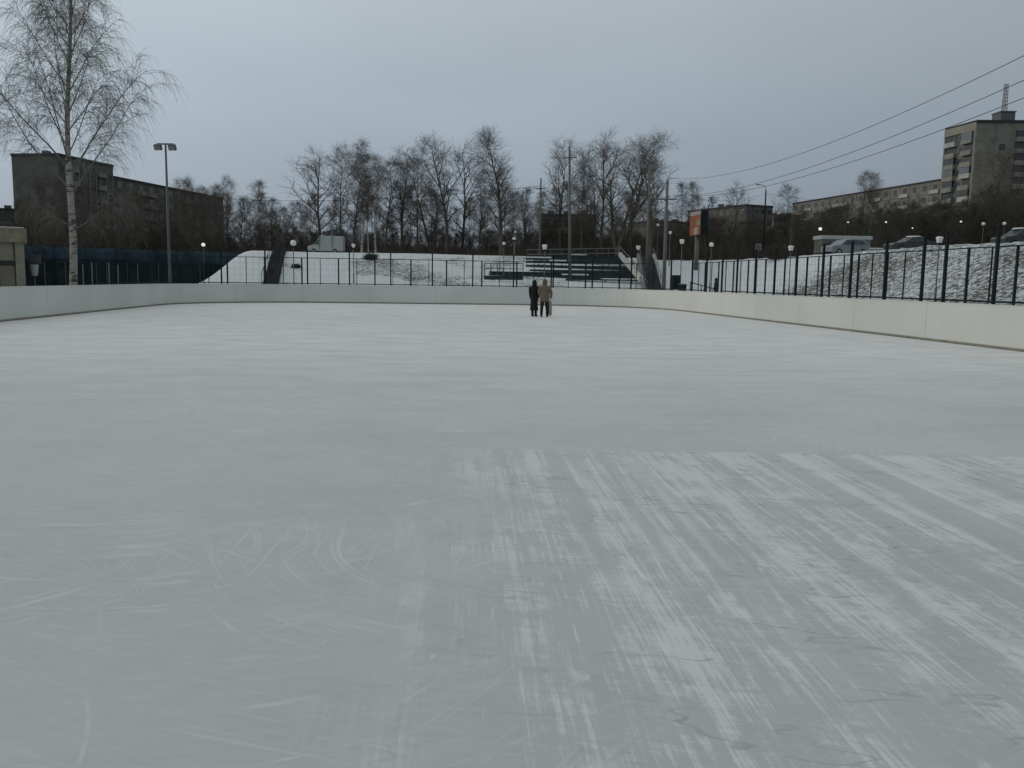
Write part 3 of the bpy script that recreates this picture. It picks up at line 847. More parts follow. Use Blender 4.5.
tree_px('broad2', 653, 158, 112, 3.9, 'rounded bare tree behind the floodlight pole, rightmost of the tall trees', group=GT, wide=1.15)
tree_px('broad3', 592, 170, 132, 0.5, 'lower bare tree left inside the dense clump above grandstand', group=GT)
# right-hand, farther
tree_px('broad1', 737, 188, 165, 1.0, 'bare tree rising in front of the grey block right of the billboard', group='trees near the flats')
tree_px('slim2', 789, 188, 160, 0.0, 'slender tree at the left end of the long low flats', group='trees near the flats', wide=1.3)
tree_px('slim1', 862, 174, 175, 2.0, 'left one of two thin trees topping the long flats roof', group='trees near the flats', wide=1.2)
tree_px('slim2', 876, 176, 175, 4.0, 'right one of two thin trees topping the long flats roof', group='trees near the flats', wide=1.2)
tree_px('birch_far', 823 - 31, 214, 110, 0.3, 'thin pale birch beside the square lamp at the dip in the bank', name='birch_tree', wide=0.6)
tree_px('birch_far', 871, 196, 125, 1.3, 'pale thin birch behind the silver car', name='birch_tree', wide=0.6)
tree_px('broad2', 997, 152, 160, 2.2, 'dark spreading bare tree in front of the tower gable wall', group='trees near the flats', wide=1.2)
tree_px('broad1', 1019, 170, 150, 4.2, 'dark bare tree under the tower at the right edge', group='trees near the flats', wide=1.2)
# left
for i, (px, top, Y, k) in enumerate(((228, 196, 150, 'slim1'), (240, 200, 140, 'broad2'), (249, 204, 150, 'slim2'), (262, 210, 140, 'broad3'), (280, 206, 150, 'broad1'), (293, 205, 140, 'slim1'), (302, 214, 130, 'slim2'), (270, 212, 160, 'slim1'), (214, 192, 215, 'broad1'), (190, 184, 210, 'broad2'), (203, 190, 230, 'slim1'))):
    tree_px(k, px, top, Y, i * 1.3, 'low bare tree in the row between the dark left flats and the white van', group='trees right of the left flats')
lg = random.Random(21)
for i in range(30):
    px = 15 + 215 * (i + lg.random()) / 30; Y = lg.uniform(108, 150)
    top = lg.uniform(180, 214)
    tree_px(('slim1', 'slim2', 'broad2', 'broad3')[i % 4], px, top, Y, lg.uniform(0, 6), 'dark bare tree screening the lower floors of the flats on the left', group='trees in front of the left flats')
fg = random.Random(31)
for i in range(46):
    px = 215 + 500 * (i + fg.random()) / 46; Y = fg.uniform(170, 240)
    tree_px('pale1', px, fg.uniform(186, 216), Y, fg.uniform(0, 6), 'greyish bare tree of the distant row glimpsed between the tall trunks', group='distant greyish trees between the trunks', wide=fg.uniform(1.0, 1.3))
# dense dark wood behind the bank: many small trees sharing meshes
wg = random.Random(5)
def toptarget(px):
    pts = ((0, 226), (225, 232), (300, 230), (420, 233), (480, 236), (545, 228), (600, 224), (690, 226), (760, 222), (800, 216), (860, 208), (930, 205), (980, 198), (1060, 190))
    for (a, ya), (b, yb) in zip(pts, pts[1:]):
        if a <= px <= b: return ya + (yb - ya) * (px - a) / (b - a)
    return pts[0][1] if px < 0 else pts[-1][1]
for i in range(250):
    px = -30 + 1110 * (i + wg.random()) / 250
    Y = wg.uniform(124, 168)
    if px > 700: Y = wg.uniform(112, 175)
    q = at(px, toptarget(px) + wg.uniform(-7, 22), Y)
    zb = terrain(q.x, q.y); k = ('young1', 'young2', 'young3')[i % 3]
    h = max(3.5, q.z - zb)
    lab = 'dark leafless young tree in the dense wood beyond the bank' if px < 700 else 'dark leafless young tree in the dense wood covering the hillside on the right'
    put_tree(k, q.x, q.y, h / PH[k], wg.uniform(0, 6.2), lab, group='woodland trees beyond the bank' if px < 700 else 'woodland trees on the hillside', name='young_tree', wide=wg.uniform(1.0, 1.5))

# thicket that nobody could count
def thicket(name, n, seed, pxr, yr, off, m, rad=0.024):
    rg = random.Random(seed); B = MB()
    for i in range(n):
        px = rg.uniform(*pxr); Y = rg.uniform(*yr)
        q = at(px, toptarget(px) + off + abs(rg.gauss(0, 9)), Y); zb = terrain(q.x, q.y)
        h = max(1.5, q.z - zb) * rg.uniform(0.45, 1.05)
        d = Vector((rg.gauss(0, 0.3), rg.gauss(0, 0.3), 1)).normalized()
        a = Vector((q.x, q.y, zb - 0.1)); mid = a + d * h * 0.55
        d2 = (d + Vector((rg.gauss(0, 0.2), rg.gauss(0, 0.2), 0.1))).normalized()
        B.tube([a, mid, mid + d2 * h * 0.45], [rad * 1.3, rad, rad * 0.35], 3, False)
        for k in range(3):
            p = a.lerp(mid, rg.uniform(0.35, 1.0)); dd = side_dir(rg, d, rg.uniform(0.3, 1.0))
            B.tube([p, p + dd * h * rg.uniform(0.15, 0.38)], [rad * 0.75, rad * 0.3], 3, False)
    o = B.build(name, m)
    tag(o, 'dense dark leafless undergrowth between the trees beyond the snowy bank', 'undergrowth', kind='stuff')
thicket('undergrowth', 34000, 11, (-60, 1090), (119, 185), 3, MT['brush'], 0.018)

# ------------------------------------------------------------------ big birch beside the boards
def big_birch():
    rg = random.Random(42)
    base = at(71, 281, 43); x, y = base.x, base.y
    o = tag(empty('birch_tree', (x, y, terrain(x, y))), 'large birch with white spotted trunk and drooping twigs behind the left boards', 'tree')
    H = 19.5; T = MB(); C = MB(); W = MB()
    pts = [Vector((0, 0, -0.3))]
    for k in range(1, 21):
        z = H * k / 20; pts.append(Vector((0.08 * sin(z * 0.55) + 0.036 * z, 0.1 * cos(z * 0.4), z)))
    rr = [0.185 * (1 - 0.93 * (k / 20) ** 0.9) + 0.012 for k in range(21)]
    rr[0] = 0.24
    T.tube(pts, rr, 12)
    # measured low limbs (azimuth 0 = to the right in the picture) then a regular spiral
    limbs = [(3.5, 0.1, 0.62, 3.2), (3.7, pi * 0.95, 0.45, 2.2), (5.3, 0.15, 0.85, 6.3), (5.5, pi - 0.2, 0.80, 7.0), (6.2, 0.35, 0.95, 6.6), (6.5, pi + 0.4, 0.85, 6.8), (5.9, 1.6, 0.8, 6.0), (6.9, -1.4, 0.8, 6.0)]
    z = 7.2; az = 0.3
    while z < 18.3:
        limbs.append((z, az, rg.uniform(0.85, 1.12), (5.6 - 5.0 * (z - 7) / 12) * rg.uniform(0.8, 1.08)))
        z += rg.uniform(0.26, 0.46); az += 2.4
    for (z0, az, el, ln) in limbs:
        p, _ = lerp_pts(pts, z0 / H)
        p = p.copy()
        d = Vector((cos(az) * cos(el), sin(az) * cos(el), sin(el)))
        n = 9
        lp = [p]; dd = d
        for k in range(n):
            t = (k + 1) / n
            dd = (dd + Vector((rg.gauss(0, .05), rg.gauss(0, .05), rg.gauss(0, .04))) + Vector((0, 0, 0.04 if t < 0.7 else -0.07))).normalized()
            lp.append(lp[-1] + dd * (ln / n))
        r1 = 0.010 + 0.0052 * ln
        C.tube(lp, [max(0.007, r1 * (1 - 0.86 * (k / n))) for k in range(n + 1)], 6, False)
        ns = int(8 + ln * 3.2)
        for j in range(ns):
            t2 = min(0.99, 0.15 + 0.85 * (j + rg.random()) / ns)
            p2, d2 = lerp_pts(lp, t2)
            l2 = rg.uniform(0.7, 2.0) * (0.5 + 0.09 * ln)
            b2 = wander(rg, p2, side_dir(rg, d2, rg.uniform(0.4, 0.9)), l2, 5, 0.10, 0.03, -0.26)
            C.tube(b2, [0.010, 0.009, 0.0075, 0.006, 0.005, 0.004], 4, False)
            for q in range(rg.randint(8, 12)):
                t3 = 0.2 + 0.8 * rg.random()
                p3, d3 = lerp_pts(b2, min(t3, .99))
                l3 = rg.uniform(0.5, 1.5)
                d4 = side_dir(rg, d3, rg.uniform(0.3, 0.9))
                b3 = wander(rg, p3, (d4 + Vector((0, 0, -0.2))).normalized(), l3 * 0.85, 5, 0.07, -0.16, -0.34)
                W.tube(b3, [0.006, 0.0056, 0.005, 0.0045, 0.004, 0.0034], 3, False)
    T.build('trunk', MT['birch'], o, smooth=True)
    C.build('crown', MT['birch_twig'], o)
    W.build('hanging_twigs', MT['birch_twig'], o)
    return o
bb = big_birch()
km = kidmap(bb)
b2 = copy_tree(bb, km)
q = at(-62, 281, 44); b2.location = (q.x, q.y, terrain(q.x, q.y)); b2.rotation_euler = (0, 0, 2.2)
b2['label'] = 'second birch whose drooping branches enter at the left edge of the picture'

# bush below the three birches and one in the dip on the right
def bush(px, py, Y, w, h, label, m, seed):
    rg = random.Random(seed); q = at(px, py, Y); zb = terrain(q.x, q.y)
    B = MB()
    for i in range(420):
        a = rg.uniform(0, 2 * pi); r = rg.uniform(0, 0.5) * w * 0.6
        p = Vector((cos(a) * r, sin(a) * r * 0.6, -0.05))
        d = Vector((cos(a) * rg.uniform(0, 0.9), sin(a) * rg.uniform(0, .9), rg.uniform(0.5, 1.2)))
        pts = wander(rg, p, d, h * rg.uniform(0.5, 1.1), 4, 0.2, -0.02)
        B.tube(pts, [0.018, 0.016, 0.014, 0.01, 0.006], 3, False)
        for k in range(3):
            a4, d4 = lerp_pts(pts, rg.uniform(0.3, 1) * .99)
            B.tube([a4, a4 + side_dir(rg, d4, 0.8) * h * 0.25], [0.012, 0.006], 3, False)
    o = empty('bush', (q.x, q.y, zb)); B.build('branches', m, o)
    tag(o, label, 'bush')
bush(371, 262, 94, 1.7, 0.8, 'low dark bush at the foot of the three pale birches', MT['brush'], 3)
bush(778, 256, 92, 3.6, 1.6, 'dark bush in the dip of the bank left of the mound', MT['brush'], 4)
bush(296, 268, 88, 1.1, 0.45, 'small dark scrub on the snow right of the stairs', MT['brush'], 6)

# ------------------------------------------------------------------ buildings
def building(name, label, cat, A0, B0, depth, z0, z1, floors, ncol, wallm, winm, framem, seam=True, end_cols=0, balc=(), limit=100, roofm=None, win_w=1.5, win_h=1.4, end_side='a', flipd=1, balcm=None):
    """front face from A0 to B0 (world xy), body extends 'depth' away to the left-hand normal * flipd"""
    a = Vector((A0[0], A0[1], 0)); b = Vector((B0[0], B0[1], 0))
    ux = (b - a).normalized(); n = Vector((-ux.y, ux.x, 0)) * flipd; Lw = (b - a).length
    rz = math.atan2(ux.y, ux.x)
    o = tag(empty(name, (a.x, a.y, z0), rz), label, cat)
    # local frame: x along the face, y into the body (times flipd), z up
    H = z1 - z0; fl = H / floors
    W = MB(); W.box((Lw / 2, flipd * depth / 2, H / 2 - 3), (Lw, depth, H + 6)); W.build('wall', wallm, o)
    Rf = MB(); Rf.box((Lw / 2, flipd * depth / 2, H + 0.25), (Lw + 0.3, depth + 0.3, 0.5))
    rf = Rf.build('roof', roofm or MT['roof_dark'], o)
    for k in range(3):
        MB().box((Lw * (0.2 + 0.3 * k), flipd * depth / 2, H + 1.0), (1.4, 1.2, 1.0)).build('chimney', wallm, rf)
    if seam:
        S = MB()
        for f in range(1, floors):
            S.box((Lw / 2, -flipd * 0.012, f * fl), (Lw, 0.03, 0.07))
        for c in range(1, ncol):
            S.box((c * Lw / ncol, -flipd * 0.016, H / 2), (0.06, 0.03, H))
        S.build('panel_joints', MT['frame_dark'], o)
    fm = MB(); fm.box((0, 0, 0), (win_w + 0.16, 0.08, win_h + 0.16)); fme = fm.mesh('window'); fme.materials.append(framem)
    pm = MB(); pm.box((-win_w * 0.25 - 0.01, -flipd * 0.04, 0), (win_w * 0.5 - 0.06, 0.04, win_h - 0.06)); pm.box((win_w * 0.25 + 0.01, -flipd * 0.04, 0), (win_w * 0.5 - 0.06, 0.04, win_h - 0.06))
    pme = pm.mesh('pane'); pme.materials.append(winm)
    bm_ = MB(); bm_.box((0, -flipd * 0.5, 0.5), (Lw / ncol * 0.86, 0.06, 1.0)); bm_.box((0, -flipd * 0.27, -0.02), (Lw / ncol * 0.86, 0.5, 0.1))
    for sx in (-1, 1): bm_.box((sx * Lw / ncol * 0.43, -flipd * 0.27, 0.5), (0.05, 0.5, 1.0))
    bme = bm_.mesh('balcony'); bme.materials.append(balcm or MT['balcony'])
    cnt = 0
    for f in range(floors - 1, -1, -1):
        for c in range(ncol):
            if cnt >= limit: break
            x = (c + 0.5) * Lw / ncol; z = f * fl + fl * 0.56
            w = bpy.data.objects.new('window', fme); COL.objects.link(w); w.parent = o; w.location = (x, -flipd * 0.03, z)
            g_ = bpy.data.objects.new('pane', pme); COL.objects.link(g_); g_.parent = w
            cnt += 1
            if c in balc:
                k = bpy.data.objects.new('balcony', bme); COL.objects.link(k); k.parent = o; k.location = (x, 0, f * fl + 0.1)
    for f in range(floors - 1, -1, -1):
        for c in range(end_cols):
            if cnt >= limit: break
            y = flipd * depth * (c + 0.5) / end_cols; z = f * fl + fl * 0.56
            w = bpy.data.objects.new('window', fme); COL.objects.link(w); w.parent = o
            xx = -0.03 if end_side == 'a' else Lw + 0.03
            w.location = (xx, y, z); w.rotation_euler = (0, 0, (-pi / 2 if flipd > 0 else pi / 2) if end_side == 'a' else (pi / 2 if flipd > 0 else -pi / 2))
            g_ = bpy.data.objects.new('pane', pme); COL.objects.link(g_); g_.parent = w
            cnt += 1
    return o

# left tower: near corner at column 58, long face receding right, gable wall facing us
c0 = at(58, 155.5, 180); c1 = at(113, 167.5, 198)
building('apartment_building', 'tall dark flats with brown gable wall behind the big birch', 'building', (c0.x, c0.y), (c1.x, c1.y), 10.8, 0, c0.z, 9, 6, MT['dark_panel'], MT['glass'], MT['frame_pale'], balc=(1, 4), balcm=MT['balcony_dull'])
tw_ = [o for o in COL.objects if o.get('label', '').startswith('tall dark flats with brown gable')][0]
fl_ = math.dist((c0.x, c0.y), (c1.x, c1.y))
for k in range(9):
    MB().box((fl_ * (0.10 + 0.105 * k) + (k % 3) * 0.25, -0.10, c0.z * 0.5), (0.22, 0.2, c0.z * 0.92)).build('facade_rib', MT['balcony_dull'], tw_)
gb = MB(); ux = (Vector((c1.x, c1.y, 0)) - Vector((c0.x, c0.y, 0))).normalized(); nn = Vector((-ux.y, ux.x, 0))
d0 = at(113.5, 178, 200); d1 = at(223, 200, 251)
building('apartment_building', 'long dark block of flats lower than the tower beside it, left of the light mast', 'building', (d0.x, d0.y), (d1.x, d1.y), 12, 0, d0.z, 8, 12, MT['dark_panel'], MT['glass_pale'], MT['frame_pale'], balc=(2, 3, 7, 8), balcm=MT['balcony_dull'])
e0_ = at(-40, 210, 185); e1_ = at(18, 211, 190)
building('apartment_building', 'low dark flats at the left edge beyond the beige pavilion', 'building', (e0_.x, e0_.y), (e1_.x, e1_.y), 12, 0, e1_.z, 5, 5, MT['dark_panel'], MT['glass'], MT['frame_dark'])
# long five storey flats
f0 = at(793, 204.5, 322); f1 = at(952, 178.8, 240)
building('apartment_building', 'long pale five-storey flats stretching left from the right tower', 'building', (f0.x, f0.y), (f1.x, f1.y), 12, f1.z - 17, f1.z, 5, 19, MT['olive_panel'], MT['glass'], MT['frame_pale'], balc=(2, 6, 7, 11, 14, 17), limit=95)
# block right of billboard
h0 = at(719, 213.5, 262); h1 = at(746, 206, 236); h2 = at(773, 206, 240)
building('apartment_building', 'grey-brown block of flats above the wood, right of the billboard', 'building', (h1.x, h1.y), (h2.x, h2.y), 26, h1.z - 15, h1.z, 5, 4, MT['dark_panel'], MT['glass'], MT['frame_pale'], end_cols=9, end_side='a')
h3 = at(774, 216, 300); h4 = at(800, 214, 300)
building('apartment_building', 'low dim building between the grey block and the long flats', 'building', (h3.x, h3.y), (h4.x, h4.y), 12, h3.z - 14, h3.z, 5, 5, MT['dark_panel'], MT['glass'], MT['frame_dark'])
h5 = at(541, 216, 175); h6 = at(596, 215, 175)
building('apartment_building', 'brown brick building half hidden behind the concrete poles and trees', 'building', (h5.x, h5.y), (h6.x, h6.y), 12, h5.z - 12, h5.z, 4, 5, MT['brown_brick'], MT['glass'], MT['frame_dark'])
h7 = at(655, 222, 220); h8 = at(722, 216, 230)
building('apartment_building', 'low dim building in the distance behind the billboard', 'building', (h7.x, h7.y), (h8.x, h8.y), 12, h7.z - 12, h7.z, 4, 7, MT['dark_panel'], MT['glass'], MT['frame_dark'])

# the right tower, built by hand: balcony face (left), blank gable with a few windows, loggias at right
def tower():
    c = at(978, 122, 217); l = at(946.5, 130.2, 228.8); r = at(1062, 121, 216)
    ztop = c.z; z0 = ztop - 27.6
    o = tag(empty('apartment_tower', (c.x, c.y, z0)), 'nine-storey pale tower block with rooftop mast on the right skyline', 'building')
    L = Vector((c.x, c.y, z0))
    C_, L_, R_ = (Vector((v.x, v.y, 0)) - Vector((L.x, L.y, 0)) for v in (c, l, r))
    H = 27.6; fl = 2.76 * 27.6 / 27.6 * (10 / 10)
    B_ = L_ + R_
    W = MB()
    for z in (-8, H):
        for q in (C_, R_, B_, L_): W.v.append(Vector((q.x, q.y, z)))
    W.f = [(3, 2, 1, 0), (4, 5, 6, 7), (0, 1, 5, 4), (1, 2, 6, 5), (2, 3, 7, 6), (3, 0, 4, 7)]
    W.build('wall', MT['olive_panel'], o)
    ul = (L_ - C_); wl = ul.length; ul.normalize(); nl = Vector((ul.y, -ul.x, 0))
    if nl.x > 0: nl = -nl                             # outward of the left face: towards -x
    ur = (R_ - C_); wr = ur.length; ur.normalize(); nr = Vector((ur.y, -ur.x, 0))
    if nr.y > 0: nr = -nr
    def slab(mb, org, u, n, x0, x1, z0_, z1_, d0_, d1_):
        k = len(mb.v)
        for z in (z0_, z1_):
            for x, dd in ((x0, d0_), (x1, d0_), (x1, d1_), (x0, d1_)):
                mb.v.append(org + u * x + n * dd + Vector((0, 0, z)))
        for f in ((0, 3, 2, 1), (4, 5, 6, 7), (0, 1, 5, 4), (1, 2, 6, 5), (2, 3, 7, 6), (3, 0, 4, 7)): mb.f.append(tuple(k + i for i in f))
    # pale facing of the left face between balconies
    P = MB()
    slab(P, C_, ul, nl, 0, 0.5, 0, H, 0.003, 0.5); slab(P, C_, ul, nl, wl - 0.5, wl, 0, H, 0.003, 0.5)
    slab(P, C_, ul, nl, 0.5, wl - 0.5, H - 1.9, H, 0.003, 0.45)
    P.build('corner_facing', MT['beige_panel'], o)
    fl = (H - 1.9) / 9
    bm = [MT['balcony'], MT['balcony_dull'], MT['beige_panel']]
    rg = random.Random(9)
    for f in range(9):
        z = f * fl
        for (x0, x1, kind) in ((0.7, 4.6, 'b'), (5.0, 6.6, 'w'), (7.0, wl - 0.8, 'b')):
            if kind == 'b':
                m_ = MB(); slab(m_, C_, ul, nl, x0, x1, z + 0.02, z + 1.08, 0.95, 1.02); slab(m_, C_, ul, nl, x0, x1, z - 0.1, z + 0.02, 0.003, 1.02)
                slab(m_, C_, ul, nl, x0, x0 + 0.06, z + 0.02, z + 1.08, 0.003, 0.95); slab(m_, C_, ul, nl, x1 - 0.06, x1, z + 0.02, z + 1.08, 0.003, 0.95)
                m_.build('balcony', bm[0] if f in (0, 1, 2, 3) else rg.choice(bm), o)
                if rg.random() < 0.5:
                    g_ = MB(); slab(g_, C_, ul, nl, x0 + .05, x1 - .05, z + 1.1, z + fl - 0.12, 0.85, 0.9)
                    w_ = g_.build('window', MT['frame_pale'], o)
                    g_ = MB(); nn_ = 4
                    for k in range(nn_):
                        xa = x0 + 0.1 + (x1 - x0 - 0.2) * k / nn_; slab(g_, C_, ul, nl, xa + 0.05, xa + (x1 - x0 - 0.2) / nn_ - 0.05, z + 1.2, z + fl - 0.2, 0.9, 0.92)
                    g_.build('pane', MT['glass'] if rg.random() < .6 else MT['glass_pale'], w_)
                else:
                    g_ = MB(); slab(g_, C_, ul, nl, x0 + .3, x1 - .3, z + 0.7, z + fl - 0.3, 0.003, 0.06); w_ = g_.build('window', MT['frame_dark'], o)
                    g_ = MB(); slab(g_, C_, ul, nl, x0 + .4, x1 - .4, z + 0.8, z + fl - 0.4, 0.06, 0.09); g_.build('pane', MT['glass'], w_)
            else:
                g_ = MB(); slab(g_, C_, ul, nl, x0, x1, z + 0.7, z + fl - 0.45, 0.003, 0.08); w_ = g_.build('window', MT['frame_pale'], o)
                g_ = MB(); slab(g_, C_, ul, nl, x0 + .1, x1 - .1, z + 0.8, z + fl - 0.55, 0.08, 0.11); g_.build('pane', MT['glass'], w_)
    # gable side: single column of windows, then loggias from x=9.2 on
    for f in range(9):
        z = f * fl + 0.2
        if f in (7,):
            g_ = MB(); slab(g_, C_, ur, nr, 5.6, 7.0, z + 0.7, z + 2.2, 0.003, 0.06); w_ = g_.build('window', MT['frame_dark'], o)
            g_ = MB(); slab(g_, C_, ur, nr, 5.7, 6.9, z + 0.8, z + 2.1, 0.06, 0.09); g_.build('pane', MT['glass'], w_)
        for k in range(4):
            x0 = 9.3 + k * 3.1
            g_ = MB(); slab(g_, C_, ur, nr, x0, x0 + 2.7, z + 1.05, z + fl - 0.25, 0.003, 0.05); w_ = g_.build('window', MT['frame_dark'], o)
            g_ = MB(); slab(g_, C_, ur, nr, x0 + .1, x0 + 2.6, z + 1.15, z + fl - 0.35, 0.05, 0.08); g_.build('pane', MT['glass'], w_)
            m_ = MB(); slab(m_, C_, ur, nr, x0, x0 + 2.75, z - 0.05, z + 1.0, 0.7, 0.78); slab(m_, C_, ur, nr, x0, x0 + 2.75, z - 0.15, z - 0.05, 0.003, 0.78)
            m_.build('balcony', bm[0] if (f in (1, 4) and k < 2) else bm[1], o)
    J = MB()
    for f in range(1, 10): slab(J, C_, ur, nr, 0.1, 9.0, f * fl, f * fl + 0.06, 0.003, 0.02)
    slab(J, C_, ur, nr, 4.4, 4.46, 0, H, 0.004, 0.024)
    J.build('panel_joints', MT['dark_panel'], o)
    Rf = MB(); k = 0.4
    cc = [C_ + nr * k + nl * k, R_ + nr * k, B_, L_ + nl * k]
    for z in (H, H + 0.45):
        for q in cc: Rf.v.append(Vector((q.x, q.y, z)))
    Rf.f = list(W.f); rf = Rf.build('roof', MT['roof_dark'], o)
    ph = MB(); q = C_ + ur * 7.6 + ul * 5; ph.box((q.x + 1.9, q.y, H + 1.75), (3.6, 4, 2.6)); ph.box((q.x + 1.9, q.y, H + 3.15), (3.9, 4.4, 0.25)); ph.build('lift_house', MT['galv_dark'], rf)
    ms = MB(); b = Vector((q.x + 1.2, q.y - 1.4, H + 3.25)); h = 6.6
    cs_ = [Vector((i * 0.45, j * 0.45, 0)) for i, j in ((-1, -1), (1, -1), (1, 1), (-1, 1))]
    for v in cs_: ms.tube([b + v, b + v * 0.7 + Vector((0, 0, h))], 0.07, 4)
    for k in range(8):
        t0, t1 = k / 8, (k + 1) / 8
        for i in range(4):
            v0 = cs_[i] * (1 - .3 * t0); v1 = cs_[(i + 1) % 4] * (1 - .3 * t1)
            ms.tube([b + v0 + Vector((0, 0, h * t0)), b + v1 + Vector((0, 0, h * t1))], 0.04, 4)
            ms.tube([b + cs_[i] * (1 - .3 * t1) + Vector((0, 0, h * t1)), b + v1 + Vector((0, 0, h * t1))], 0.035, 4)
    ms.build('lattice_mast', MT['frame_pale'], rf)
    return o
tower()

# ------------------------------------------------------------------ beige pavilion at left edge
def pavilion():
    Y = 36.5
    c = at(27.5, 287, Y); x1 = c.x; o = tag(empty('pavilion', (x1, Y, 0)), 'small beige flat-roofed pavilion with glass door at the left edge', 'building')
    zt = 3.52
    W = MB(); W.box((-5, 1.6, zt / 2), (9.9, 3, zt - 0.1)); W.build('wall', MT['pav_panel'], o)
    R_ = MB(); R_.box((-4.98, 1.45, zt - 0.27), (10.1, 3.3, 0.6)); R_.build('roof_fascia', MT['pav_trim'], o)
    Rs = MB(); Rs.box((-4.98, 1.45, zt + 0.05), (9.9, 3.1, 0.04)); Rs.build('roof_snow', MT['snow'], o)
    for x in (-0.12, -1.05, -2.9, -4.8, -6.7):
        MB().box((x - 0.1, 0.03, 1.5), (0.34 if x > -0.5 else 0.2, 0.16, 3.1)).build('pilaster', MT['pav_wall'], o)
    b_ = MB(); b_.box((-5, 0.045, 2.08), (9.7, 0.1, 0.14)); b_.build('transom', MT['frame_dark'], o)
    # bays: upper panels, lower glazing / door
    for xa, xb, kind in ((-0.98, -0.45, 's'), (-2.85, -1.3, 'g'), (-4.7, -3.1, 'g'), (-6.6, -5.0, 'g')):
        m_ = MB(); m_.box(((xa + xb) / 2, 0.06, 2.62), (xb - xa, 0.06, 0.86)); m_.build('upper_panel', MT['pav_wall'], o)
        if kind == 's':
            m_ = MB(); m_.box(((xa + xb) / 2, 0.06, 1.35), (xb - xa, 0.06, 1.26)); m_.build('lower_panel', MT['pav_panel'], o)
        else:
            f = MB(); w = xb - xa; cx = (xa + xb) / 2
            f.box((cx, 0.05, 1.93), (w, 0.1, 0.1)); f.box((cx, 0.05, 0.06), (w, 0.1, 0.12))
            for xx in (xa + 0.05, cx, xb - 0.05): f.box((xx, 0.05, 1.0), (0.09, 0.1, 1.76))
            d_ = f.build('door', MT['pav_wall'], o)
            p = MB(); p.box((cx - w / 4, 0.07, 1.0), (w / 2 - 0.12, 0.03, 1.74)); p.box((cx + w / 4, 0.07, 1.0), (w / 2 - 0.12, 0.03, 1.74)); p.build('pane', MT['glass_pale'], d_)
            h = MB(); h.bar((cx + 0.09, -0.03, 0.9), (cx + 0.09, -0.03, 1.3), 0.03, 0.03); h.box((cx + 0.09, 0.0, 0.92), (0.03, 0.06, 0.03)); h.box((cx + 0.09, 0.0, 1.28), (0.03, 0.06, 0.03)); h.build('handle', MT['galv'], d_)
    o.rotation_euler = (0, 0, 0.53)
pavilion()

# white urn-like thing on a stand next to pavilion: pale bag hung on a post
def bin_post():
    q = at(35, 283, 38); o = tag(empty('litter_bin', (q.x, q.y, terrain(q.x, q.y))), 'pale litter bin on a post just right of the beige pavilion', 'litter bin')
    zt = 1.45
    MB().tube([Vector((0, 0.25, -0.1)), Vector((0, 0.25, 2.4))], 0.035, 8).build('post', MT['dark_metal'], o)
    MB().rings([(0, 0, zt - 0.1, .1, .1), (0, 0, zt, .13, .13), (0, 0, zt + .38, .18, .18), (0, 0, zt + .40, .17, .17)], 14).build('bucket', MT['white_paint'], o, smooth=False)
    MB().box((0, 0.1, 2.1), (0.5, 0.04, 0.4)).build('notice_board', MT['galv_dark'], o)
bin_post()

# ------------------------------------------------------------------ light masts, poles, lamps
def flood_mast(px, ytop, Y, label, w=0.8, r=0.08, nl=2, tilt=0.0, sc=1.0, m='galv'):
    q = at(px, ytop, Y); zb = terrain(q.x, q.y); h = q.z - zb
    o = tag(empty('floodlight_mast', (q.x, q.y, zb)), label, 'floodlight mast')
    MB().tube([Vector((0, 0, -0.2)), Vector((0, 0, h * 0.5)), Vector((0, 0, h))], [r * 1.25, r, r * 0.7], 10).build('pole', MT[m], o, smooth=True)
    a = MB(); a.bar((-w * sc, 0, h - 0.03), (w * sc, 0, h - 0.03), 0.08, 0.08); a.build('crossarm', MT['galv_dark'], o)
    for k in range(nl):
        x = (-w + 2 * w * k / (nl - 1)) * sc * 0.85
        l = MB(); l.box((x, -0.08, h - 0.24), (0.46 * sc, 0.2, 0.34 * sc), rx=0.5); l.bar((x, 0, h), (x, -0.05, h - 0.2), 0.05, 0.05)
        lo = l.build('floodlight', MT['galv_dark'], o, bevel=0.02)
        MB().box((x, -0.185, h - 0.30), (0.39 * sc, 0.02, 0.27 * sc), rx=0.5).build('lens', MT['galv'], lo)
    return o
flood_mast(165.5, 143.5, 54, 'slim grey mast with two floodlights right of the big birch', 0.52, m='galv_dark')
flood_mast(650, 163.5, 88, 'pale concrete mast with two floodlights behind the grandstand stairs', 0.72, 0.12, sc=1.0, m='concrete_pole')

def power_pole(px, ytop, Y, label, arms, r=0.13, cup=True, m='concrete_pole', lean=0.0, base=None):
    q = at(px, ytop, Y); zb = terrain(q.x, q.y); h = q.z - zb
    o = tag(empty('power_pole', (q.x, q.y, zb)), label, 'power pole')
    MB().tube([Vector((lean, 0, -0.2)), Vector((0, 0, h))], [r * 1.35, r * 0.8], 10).build('pole', MT[m], o, smooth=True)
    for (dz, w0, w1) in arms:
        a = MB(); a.bar((w0, -0.1, h - dz - 0.05), (w1, -0.1, h - dz + 0.02), 0.1, 0.1); ar = a.build('crossarm', MT['galv_dark'], o)
        if cup:
            for x in (w0 + 0.1, (w0 + w1) / 2 + 0.35, w1 - 0.1):
                MB().rings([(x, -0.1, h - dz, .03, .03), (x, -0.1, h - dz + 0.15, .03, .03), (x, -0.1, h - dz + 0.16, .09, .09), (x, -0.1, h - dz + 0.3, .07, .07)], 8).build('insulator', MT['white_paint'], ar)
    return o
power_pole(569.5, 146, 88, 'tallest concrete pole with short crossarm rising beside the bare clump', [(1.15, -0.7, 0.75)], 0.13, lean=0.35)
power_pole(541, 178, 104, 'thin concrete pole with a cross-shaped top above the two people', [(1.2, -0.7, 0.7)], 0.11, cup=False)
